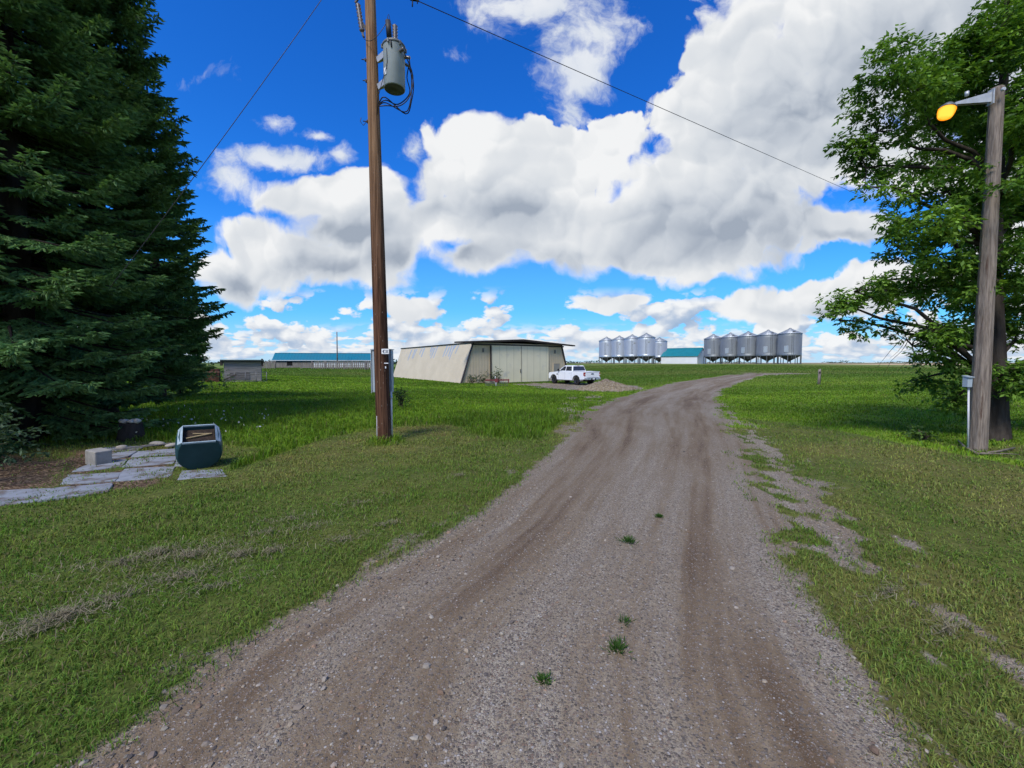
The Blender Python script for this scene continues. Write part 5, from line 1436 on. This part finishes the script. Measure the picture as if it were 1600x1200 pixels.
def barn():
    Y = 86.0; x0 = at(429.5, 562, Y).x; x1 = at(590, 562, Y).x
    z = hz1((x0 + x1) / 2, Y)
    zr = at(500, 552.2, Y + 2).z - z; ze = at(500, 562.4, Y).z - z
    wall = surf('barn_white', (.58, .60, .62), (.50, .52, .54), .8, rough=.6, bump=.02, wave=(0, 2.5, .3))
    blue = surf('blue_metal_roof', (.008, .150, .225), (.007, .130, .20), .5, rough=.42, bump=.02, wave=(0, 1.6, .4))
    wood = surf('old_grey_boards', (.24, .22, .205), (.13, .118, .108), 1.2, (6, 1, .6), .9, 0, .5, .02, .1, wave=(0, 5.0, .8))
    root = gable_shed('cattle_barn', 'long low white barn with a bright blue metal roof', (x0 + .3, Y - 1, z), R(10), x1 - x0 + 1.2, 3.2, ze, zr, wall, blue, .3, -.4)
    root['category'] = 'barn'
    k = (at(487, 562, Y).x - x0)
    o = MB(); o.box((k / 2 + .15, -.02, ze - .22), (k, .06, .40)); o.build('open_eave', surf('opening_shade', (.012, .010, .010), rough=.9), root)  # near-black panel, the shade inside the open eave as colour
    p = MB(); w0, w1 = at(448.5, 562, Y).x - x0, at(456.5, 562, Y).x - x0
    h = ze - .42
    p.box((w0 / 2 - .0, -.05, h / 2 - .2), (w0, .05, h + .4)); p.box(((w1 + k) / 2, -.05, h / 2 - .2), (k - w1, .05, h + .4)); p.box(((w0 + w1) / 2, -.05, .1), (w1 - w0, .05, .6)); p.build('board_wall', wood, root)
    o = MB(); o.box(((w0 + w1) / 2, -.03, h / 2 + .3), (w1 - w0 - .02, .05, h - .3)); o.build('window_opening', MATS['opening_shade'], root)  # solid panel coloured as the dark interior behind the window
    t = MB(); t.box(((x1 - x0) / 2, -.33, ze - .10), (x1 - x0 + .6, .05, .12)); t.build('gutter', wall, root)

    # board windbreak fences
    def fence(label, pxa, pxb, Yf, ztop, gap, pw, seed):
        xa, xb = at(pxa, 570, Yf).x, at(pxb, 570, Yf).x
        g = (xa, Yf, hz1((xa + xb) / 2, Yf)); r = random.Random(seed)
        f = empty('board_fence', g, 0, label, 'fence', 'grey board windbreaks')
        m = MB(); x = 0.0; H = at(500, ztop, Yf).z - g[2]
        while x < xb - xa:
            w = pw * r.uniform(.8, 1.2); zb = hz1(xa + x, Yf) - g[2]
            h = H * r.uniform(.93, 1.06)
            m.box((x, 0, (h + zb - .1) / 2), (w, .04, h - zb + .1), r.uniform(-.03, .03)); x += w + gap * r.uniform(.6, 1.5)
        m.build('boards', wood, f)
        for zz in (.45, .9):
            m = MB(); m.bar((0, .05, H * zz), (xb - xa, .05, H * zz), .10, .08); m.build('rail', wood, f)
        n = max(2, int((xb - xa) / 2.6))
        for i in range(n + 1):
            q = (xb - xa) * i / n
            m = MB(); m.tube([(q, .12, -.3), (q, .12, H * 1.05)], .09, 7); m.build('post', wood, f)
    fence('gapped grey board fence along the front of the long barn', 487, 614, 80.0, 564.8, .16, .17, 3)
    fence('tall grey board fence between the small shed and the barn', 409, 430, 80.0, 564.2, .05, .17, 4)
    lo = MB(); q0 = at(470, 573.5, 79); q1 = at(604, 573.5, 79); z0 = hz1(q0.x, 79)
    f = empty('rail_fence', (q0.x, 79, z0), 0, 'low grey rail fence in the grass below the barn', 'fence')
    for zz in (.25, .55):
        m = MB(); m.bar((0, 0, zz), (q1.x - q0.x, 0, zz + .05), .06, .14); m.build('rail', wood, f)
    for i in range(9):
        m = MB(); q = (q1.x - q0.x) * i / 8; m.bar((q, .08, -.3), (q, .08, .75), .12); m.build('post', wood, f)
    dp = MB(); q = at(538, 573, 88); zt = at(538.5, 520.5, 88).z
    dp.tube([(q.x, 88 - 3.5, hz1(q.x, 84.5) - .3), (q.x + .05, 84.5, zt)], [.13, .10], 8); dpr = dp.build('power_pole', surf('far_pole_wood', (.20, .18, .17), (.14, .12, .11), 3, rough=.9), None)
    tag(dpr, 'slim distant grey pole standing in front of the blue roofed barn', 'power pole')
barn()

def coop():
    Y = 33.0
    a = at(350.5, 596, Y); ang = R(30); z = hz1(a.x, Y)
    kx = (408 - CX) / F; L = (kx * Y - a.x) / (math.cos(ang) - kx * math.sin(ang))
    zt = at(380, 564.5, Y).z - z
    wood = surf('silvered_boards', (.27, .255, .25), (.16, .15, .145), 1.4, (.8, 3, 9), .9, 0, .6, .02, .1, c3=(.36, .34, .33), s3=2, a3=(.6, .75))
    root = empty('calf_shelter', (a.x, Y, z), ang, 'low weathered grey board shelter with a flat sloping roof', 'shelter')
    m = MB(); D = 2.6
    m.box((L / 2, .04, zt / 2 - .1), (L, .08, zt + .2 - .06)); m.box((.04, D / 2, zt / 2 - .15), (.08, D - .17, zt + .1)); m.box((L - .04, D / 2, zt / 2 - .15), (.08, D - .17, zt + .1)); m.box((L / 2, D - .04, zt / 2 - .2), (L, .08, zt))
    m.build('wall', wood, root)
    m = MB(); m.prism([(-.22, -.25, zt + .02), (-.22, D + .2, zt - .12), (-.22, D + .2, zt - .03), (-.22, -.25, zt + .13)], (L + .44, 0, 0)); m.build('roof', surf('mossy_roof', (.055, .075, .075), (.035, .05, .05), 2, rough=.8), root)
    m = MB(); m.box((-.14, -.05, zt - .16), (.20, .06, .36)); m.box((L + .10, -.05, zt - .1), (.14, .06, .62)); m.build('corner_board', surf('dark_boards', (.06, .05, .045), rough=.9), root)
    m = MB(); m.box((L * .42, -.012, .42), (1.35, .02, .62)); m.build('hatch_panel', surf('dark_hatch', (.13, .12, .125), (.09, .085, .09), 2, (1, 1, 6), .9), root)
    # wire and pipe panel standing in front
    Yp = 31.6; pa = at(349, 597, Yp); pb = at(416.5, 597, Yp); zp = hz1((pa.x + pb.x) / 2, Yp); H = at(380, 582, Yp).z - zp
    f = empty('livestock_panel', (pa.x, Yp, zp), ang, 'grey pipe livestock panel standing before the board shelter', 'livestock panel')
    kp = (416.5 - CX) / F; Lp = (kp * Yp - pa.x) / (math.cos(ang) - kp * math.sin(ang)); st = surf('old_pipe', (.20, .20, .205), (.12, .12, .125), 6, rough=.6, metal=.4)
    for k in range(5):
        m = MB(); zz = .08 + (H - .08) * k / 4; m.tube([(0, 0, zz), (Lp, 0, zz)], .022 if k in (0, 4) else .012, 6); m.build('rail', st, f)
    for k in range(5):
        m = MB(); x = Lp * k / 4; m.tube([(x, 0, -.1), (x, 0, H)], .026, 6); m.build('upright', st, f)
    m = MB(); m.bar((.05, -.03, .22), (.85, -.03, .62), .05, .10); m.build('brace_board', surf('dark_boards', (.06, .05, .045)), f)
    # rusty tank
    t0 = at(324, 600, 31.5); t1 = at(349, 600, 31.5); zt_ = hz1((t0.x + t1.x) / 2, 31.5); Hh = at(336, 577.5, 31.5).z - zt_
    rust = surf('rusty_steel', (.105, .042, .026), (.045, .020, .015), 2.4, rough=.85, bump=.4, c3=(.15, .07, .04), s3=3, a3=(.55, .7))
    r = empty('feed_bunk', (t0.x, 31.0, zt_), ang, 'rust brown steel feed bunk beside the weathered shelter', 'feed bunk')
    w = (t1.x - t0.x) * .86
    m = MB(); m.box((w / 2, .55, Hh * .38), (w, 1.0, Hh * .76 + .2)); m.build('body', rust, r, .02)
    m = MB(); m.box((w / 2, .5, Hh * .80), (w + .06, 1.1, .08)); m.box((w / 2, .02, Hh * .80), (w + .1, .06, .06)); m.build('rim', surf('rust_light', (.21, .115, .08), (.14, .07, .05), 4, rough=.8), r)
    m = MB(); m.box((w / 2, .65, Hh * .94), (w - .06, .9, Hh * .22)); m.build('lid', rust, r, .02)
    for x in (.06, w - .06):
        m = MB(); m.box((x, -.0, Hh * .4), (.07, .05, Hh * .9)); m.build('rib', rust, r)
coop()

# ------------------------------------------------------------------ things in the hangar's yard
def yard_bits():
    Y = 38.0
    a, b = at(758, 610, Y), at(797, 610, Y); z = hz1((a.x + b.x) / 2, Y); s = Y / F
    red = surf('faded_red_paint', (.20, .035, .045), (.10, .03, .035), 5, rough=.7, bump=.2)
    pipe = MATS['old_pipe']
    f = empty('hay_rake', (a.x, Y, z), 0, 'old hay rake frame with a faded red beam standing in the grass', 'hay rake')
    zb = at(770, 594, Y).z - z; L = b.x - a.x
    m = MB(); m.bar((0, 0, zb), (L * .42, .05, zb), .16, .13); m.bar((L * .40, .05, zb), (L * .95, .1, zb + .02), .09, .12); m.box((L * .46, .0, zb - .02), (.30, .3, .34)); m.build('beam', red, f)
    m = MB(); m.bar((L * .93, .1, zb - .25), (L * .95, .1, zb + .10), .09); m.build('hitch', red, f)
    m = MB(); m.tube([(L * .41, -.05, zb), (L * .41, -.05, zb + .36)], .05, 8); m.build('lever', surf('pale_lever', (.55, .55, .53), rough=.6), f)
    m = MB(); m.tube([(L * .44, -.08, -.1), (L * .44, -.08, zb)], .07, 8); m.build('stand', surf('stand_grey', (.36, .38, .39), rough=.6), f)
    for k in range(11):
        x = L * (.02 + .04 * k)
        m = MB(); m.tube([(x, 0, zb), (x + .02, -.12, zb * .5), (x, .02, 0.0)], .018, 5); m.build('tine', pipe, f)
    m = MB()
    for k in range(6): m.tube([(L * (.50 + .08 * k), .05, zb - .03), (L * (.50 + .08 * k), .0, .0)], .012, 5)
    for zz in (.2, .45): m.tube([(0, -.05, zb * zz), (L * .93, .0, zb * zz)], .014, 5)
    m.build('wire_guard', pipe, f)
    # weeds against the hangar front
    ca, sa = math.cos(HANGAR_A), math.sin(HANGAR_A)
    for (u_, w, h, lab, sd) in ((.9, .55, .85, 'small weed at the foot of the leaning hangar corner', 61), (2.3, .75, 1.15, 'bushy weed against the hangar front left of the doors', 62), (3.25, .5, 1.45, 'tall thin weed by the dark hangar door post', 63), (4.0, .45, 1.7, 'tallest upright weed just before the pale green door', 64)):
        x = HANGAR_O.x + u_ * ca + .75 * sa; y = HANGAR_O.y + u_ * sa - .75 * ca
        bush(x, y, (w, .4, h), 420, lab, sd, ((.030, .060, .022), (.07, .12, .04)), .12, 'weeds along the hangar wall', 'weed')
    # short post with a tap across the lane
    q = gp(1279, 600.5); H = at(1279, 577, q.y).z - q.z
    pr = empty('marker_post', q, 0, 'short leaning wooden post with a dark pipe standing in the right hand field', 'post')
    pr['label'] = 'short leaning wooden post with a dark pipe standing in the far grass'
    m = MB(); m.tube([(0, 0, -.2), (.04, 0, H)], [.10, .085], 8); m.build('post', surf('post_wood', (.27, .22, .19), (.15, .12, .105), 4, (4, 4, .6), .9), pr)
    m = MB(); m.tube([(.16, .05, -.2), (.17, .05, H * .82), (.12, .02, H * 1.02)], .035, 6); m.build('pipe', MATS['old_pipe'], pr)
    m = MB(); m.box((.0, -.09, H * .8), (.12, .04, .14)); m.build('bracket', MATS['dark_boards'], pr)
yard_bits()

# ------------------------------------------------------------------ patio corner on the left
def patio():
    slate = surf('grey_slab', (.245, .265, .295), (.175, .19, .215), 5, rough=.75, bump=.35, bdist=.015, c3=(.12, .10, .085), s3=4, a3=(.50, .66))
    quads = [([(-70, 797), (60, 784), (80, 765), (-50, 771)], 'slab at the patio edge nearest the bark litter'), ([(63, 783.5), (168, 770), (174, 757), (84, 764.5)], 'long front slab bordering the mown lawn'),
             ([(96, 757.5), (178, 752.5), (188, 740), (110, 743)], 'slab in the second row below the concrete block'), ([(182, 752), (263, 746), (272, 730.5), (197, 734)], 'bluish slab in the middle of the patio'),
             ([(280, 751), (352, 746), (345, 735.5), (286, 738)], 'half buried slab in front of the blue green barrel'), ([(112, 739), (188, 730.5), (198, 718), (146, 723)], 'slab touching the foot of the concrete block'),
             ([(193, 730.5), (270, 725.5), (275, 714.5), (207, 718.5)], 'pale slab crossing the middle patio row'), ([(152, 719.5), (199, 715), (213, 706), (163, 709.5)], 'narrow slab behind the concrete block'),
             ([(206, 714.5), (275, 710), (282, 702), (217, 706.5)], 'long slab in the rear row beside the flat stones'), ([(272, 729), (300, 729), (303, 712), (277, 714)], 'short slab tucked beneath the barrel'),
             ([(158, 705.5), (215, 703.5), (228, 697), (166, 700)], 'rearmost slab against the tall grass')]
    rr = random.Random(5)
    for q, lab in quads:
        P = []
        for i in range(4):
            a, b = Vector(gp(*q[i])), Vector(gp(*q[(i + 1) % 4]))
            for t in (0.02, .25, .5, .75):
                p = a.lerp(b, t); P.append(p + Vector((rr.uniform(-.012, .012), rr.uniform(-.012, .012), 0)))
        c = sum(P, Vector()) / len(P); tilt = Vector((rr.uniform(-.012, .012), rr.uniform(-.012, .012), 0))
        h = rr.uniform(.010, .020); P = [c + (p - c) * 1.075 for p in P]
        m = MB(); m.prism([(p.x - c.x, p.y - c.y, -.05 + 0 * p.z) for p in P], (0, 0, .05 + h))
        o = m.build('paving_slab', slate, None, .008); o.location = (c.x, c.y, c.z); o.rotation_euler = (tilt.x, tilt.y, 0)
        tag(o, 'weathered grey ' + lab, 'paving slab', 'slabs of the old patio')
    # concrete block
    q = gp(139, 728); s = q.y / F
    m = MB(); m.box((0, 0, .105), (.33, .22, .25)); o = m.build('concrete_block', surf('rough_concrete', (.30, .29, .265), (.22, .21, .19), 9, rough=.9, bump=.6), None, .018)
    o.location = q + Vector((0, .16, .0)); o.rotation_euler = (0, R(2), R(-24)); tag(o, 'rough grey concrete block standing on the corner of the patio', 'concrete block')
    # flat stones
    for (px, py, sx, lab) in ((246, 697, .16, 'flat pale stone lying on the patio rim, largest of three'), (191, 703, .11, 'flat buff stone lying behind the concrete block'), (268, 700, .09, 'small grey stone leaning near the barrel')):
        g = gp(px, py); m = MB(); m.blob((0, 0, .03), (sx, .09, .04), int(px), 2, .18)
        o = m.build('stone', surf('pale_stone', (.36, .33, .28), (.25, .23, .20), 7, rough=.9, bump=.5), None); o.location = g + Vector((0, 0, .02)); tag(o, lab, 'stone', 'stones around the patio')
    for (p0, p1, w, lab) in (((178, 709), (268, 697.5), .035, 'long thin grey lath lying along the patio rim'), ((222, 703), (240, 699.5), .03, 'short splinter of wood lying on the patio rim')):
        a, b = gp(*p0), gp(*p1); m = MB(); m.bar(a + Vector((0, 0, .07)), b + Vector((0, 0, .06)), w, .02); tag(m.build('wooden_lath', surf('lath_wood', (.28, .25, .22), (.17, .15, .13), 4, (4, 4, 4), .9), None), lab, 'lath')
    # planter made from a plastic drum laid on its side and cut open
    g = gp(311, 735); k = g.y / F
    root = empty('barrel_planter', g + Vector((-.19, .27, .07)), R(37), 'blue green plastic barrel cut open as a planter with pale rim', 'planter')
    root.rotation_euler = (R(20), R(1), R(37)); root.scale = (.82, .82, .82)
    W2, Hh, Ld = .355, .60, .62
    teal = surf('teal_plastic', (.014, .052, .060), (.010, .038, .045), 3, rough=.5, bump=.12, c3=(.06, .10, .09), s3=6, a3=(.62, .75))
    sec = [(-W2 * .80, Hh), (-W2 * .95, Hh * .84)] + [(W2 * math.cos(t), .345 + .345 * math.sin(t)) for t in np.linspace(PI, 2 * PI, 17)] + [(W2 * .95, Hh * .84), (W2 * .80, Hh)]
    def secs(sc, y, lift=0): return [(x * sc, y, lift + .3 + (z - .3) * sc if z < Hh else z) for x, z in sec]
    layers = [secs(.90, -Ld / 2 - .045), secs(.97, -Ld / 2 - .02), secs(1.0, -Ld / 2 + .03), secs(1.04, 0), secs(1.0, Ld / 2 - .03), secs(.93, Ld / 2 + .03)]
    n = len(sec); vs = [p for l in layers for p in l]; fs = []
    for j in range(len(layers) - 1):
        for i in range(n - 1): fs.append((j * n + i, j * n + i + 1, (j + 1) * n + i + 1, (j + 1) * n + i))
    fs.append(tuple(range(n))); fs.append(tuple(reversed(range((len(layers) - 1) * n, len(layers) * n))))
    m = MB(); m.add(vs, fs, False)
    sh = m.build('barrel', teal, root); so_ = sh.modifiers.new('wall', 'SOLIDIFY'); so_.thickness = .014; so_.offset = -1
    sh.modifiers.new('round', 'BEVEL').width = .02; sh.modifiers['round'].segments = 2; sh.modifiers['round'].limit_method = 'ANGLE'; sh.modifiers['round'].angle_limit = R(30)
    rim = surf('pale_rim', (.33, .41, .45), (.24, .31, .34), 7, rough=.6, bump=.15)
    xt = W2 * .70
    m = MB(); y0, y1 = -Ld / 2 - .03, Ld / 2 + .03
    m.bar((-xt, y0, Hh + .006), (xt, y0, Hh + .006), .030, .028); m.bar((-xt, y1, Hh + .006), (xt, y1, Hh + .006), .03, .028)
    for s in (-1, 1): m.prism([(s * xt, y0, Hh + .02), (s * xt, y1, Hh + .02), (s * (xt + .075), y1 - .05, Hh - .05), (s * (xt + .075), y0 + .05, Hh - .05)], (0, 0, .012))
    m.build('rim', rim, root)
    m = MB(); m.box((0, 0, Hh - .12), (xt * 1.96, Ld, .10)); m.build('soil', surf('planter_soil', (.055, .038, .026), (.025, .018, .013), 14, rough=1, bump=1.0, bdist=.04, c3=(.14, .09, .05), s3=8, a3=(.6, .7)), root)
    m = MB(); m.bar((-.20, -.05, Hh - .05), (.18, .06, Hh - .04), .028, .02); m.bar((-.1, .12, Hh - .05), (.2, .08, Hh - .05), .02, .015); m.build('stick', surf('straw_stick', (.34, .26, .13), rough=.8), root)
    # stump with white stones, planks behind
    g = gp(187, 690)
    r = empty('tree_stump', g, 0, 'dark old stump with whitish stones piled on top in the tall grass', 'tree stump')
    m = MB(); m.tube([(0, .25, -.1), (.02, .25, .12), (0, .27, .30), (.0, .27, .36)], [.26, .22, .20, .19], 14); m.build('trunk', surf('rotten_wood', (.035, .030, .026), (.018, .015, .013), 9, (1, 1, .2), .95, 0, .9), r)
    for i, (x, y, s_) in enumerate(((-.13, .20, .055), (-.04, .18, .06), (.09, .17, .055), (.17, .24, .065), (.02, .32, .05))):
        m = MB(); m.blob((x, y, .40), (s_ * 1.15, s_, s_ * .8), i + 3, 2, .2); o = m.build('stone', surf('white_stone', (.46, .45, .42), (.34, .33, .30), 8, rough=.9, bump=.4), None)
        o.location = g; tag(o, 'whitish stone resting on top of the old stump', 'stone', 'whitish stones on the stump')
    pale = surf('pale_plank', (.33, .37, .40), (.24, .27, .30), 5, (1, 6, 6), .85)
    for (p0, p1, w, h, lab, mt) in (((116, 668), (156, 664), .20, .06, 'wide pale bluish plank lying in the grass under the spruce', pale), ((207, 651), (225, 649), .14, .07, 'short pale plank end beyond the old stump', pale),
                                    ((150, 662), (215, 652), .08, .05, 'long dark plank lying between the pale planks', surf('dark_plank', (.10, .09, .08), (.06, .055, .05), 5, rough=.9))):
        a, b = gp(*p0), gp(*p1); m = MB(); m.bar(a + Vector((0, 0, .16)), b + Vector((0, 0, .18)), w, h); tag(m.build('plank', mt, None), lab, 'plank', 'planks under the spruces')
patio()

# weeds rooted in the lane
def lane_weeds():
    for i, (px, py, s, lab) in enumerate(((981, 845, .06, 'small grass tuft growing in the lane, farthest up the middle'), (963, 1011, .052, 'round grass tuft growing in the gravel in the lower lane'), (850, 1061, .034, 'tiny grass tuft in the gravel left of the round one'),
                                          (1030, 805, .03, 'tiny sprig of grass by the right wheel track'), (975, 968, .04, 'thin sparse sprig just above the round tuft'), (750, 708, .06, 'clump at the lane edge'))):
        if i == 5: continue
        g = gp(px, py); n = 130 if i != 4 else 50
        a = rng.uniform(0, 2 * PI, n); r = np.abs(rng.normal(0, s * .55, n))
        P = np.stack([np.cos(a) * r, np.sin(a) * r, np.full(n, -.02)], 1)
        D = unit(np.stack([np.cos(a) * .55, np.sin(a) * .55, rng.uniform(.4, 1.2, n)], 1) + rng.normal(0, .25, (n, 3)))
        V, Q = diamonds(P, D, rng.uniform(.5, 1.1, n) * s * .9 + .015, rng.uniform(.004, .009, n))
        C = np.repeat(np.array((.045, .10, .02))[None] * rng.uniform(.6, 1.5, (n, 1)), 4, 0)
        o = arr_mesh('grass_tuft', V, Q, MATS['grass_blade'], None, C); o.location = g
        tag(o, lab, 'grass tuft', 'tufts growing in the lane')
lane_weeds()

# ------------------------------------------------------------------ far trees on the skyline
def skyline():
    P = []; r = np.random.default_rng(9); Q = []; C = []
    V = []; k = 0
    for (pa, pb, Y, h) in ((838, 940, 620, 5.5), (1288, 1345, 900, 6), (590, 622, 190, 4.2), (1100, 1180, 1100, 5), (330, 470, 420, 4.5), (1370, 1480, 1300, 7)):
        x0, x1 = at(pa, 566, Y).x, at(pb, 566, Y).x
        n = int(90 * (x1 - x0) / 60) + 160
        x = r.uniform(x0, x1, n); y = Y + r.uniform(-12, 12, n); e = vnoise(x * .06, x * 0 + Y, 3)
        hh = h * np.clip(e * 1.5 - .2, .08, 1)
        z = hz(x, y) + r.uniform(0, 1, n) * hh
        P.append(np.stack([x, y, z], 1))
        k += n
    P = np.concatenate(P); n = len(P)
    D = unit(r.normal(0, 1, (n, 3)) * [1, .6, .7]); L = r.uniform(1.2, 2.6, n) * (P[:, 1] / 600) ** .4
    V, Q = diamonds(P - D * L[:, None] * .5, D, L, L * .8)
    c = np.repeat(np.array((.030, .050, .026))[None] * r.uniform(.6, 1.4, (n, 1)), 4, 0)
    o = arr_mesh('far_trees', V, Q, leaf_mat('leaves'), None, c)
    tag(o, 'scattered dark tree belts far off along the prairie skyline', 'far trees', None, 'stuff')
skyline()
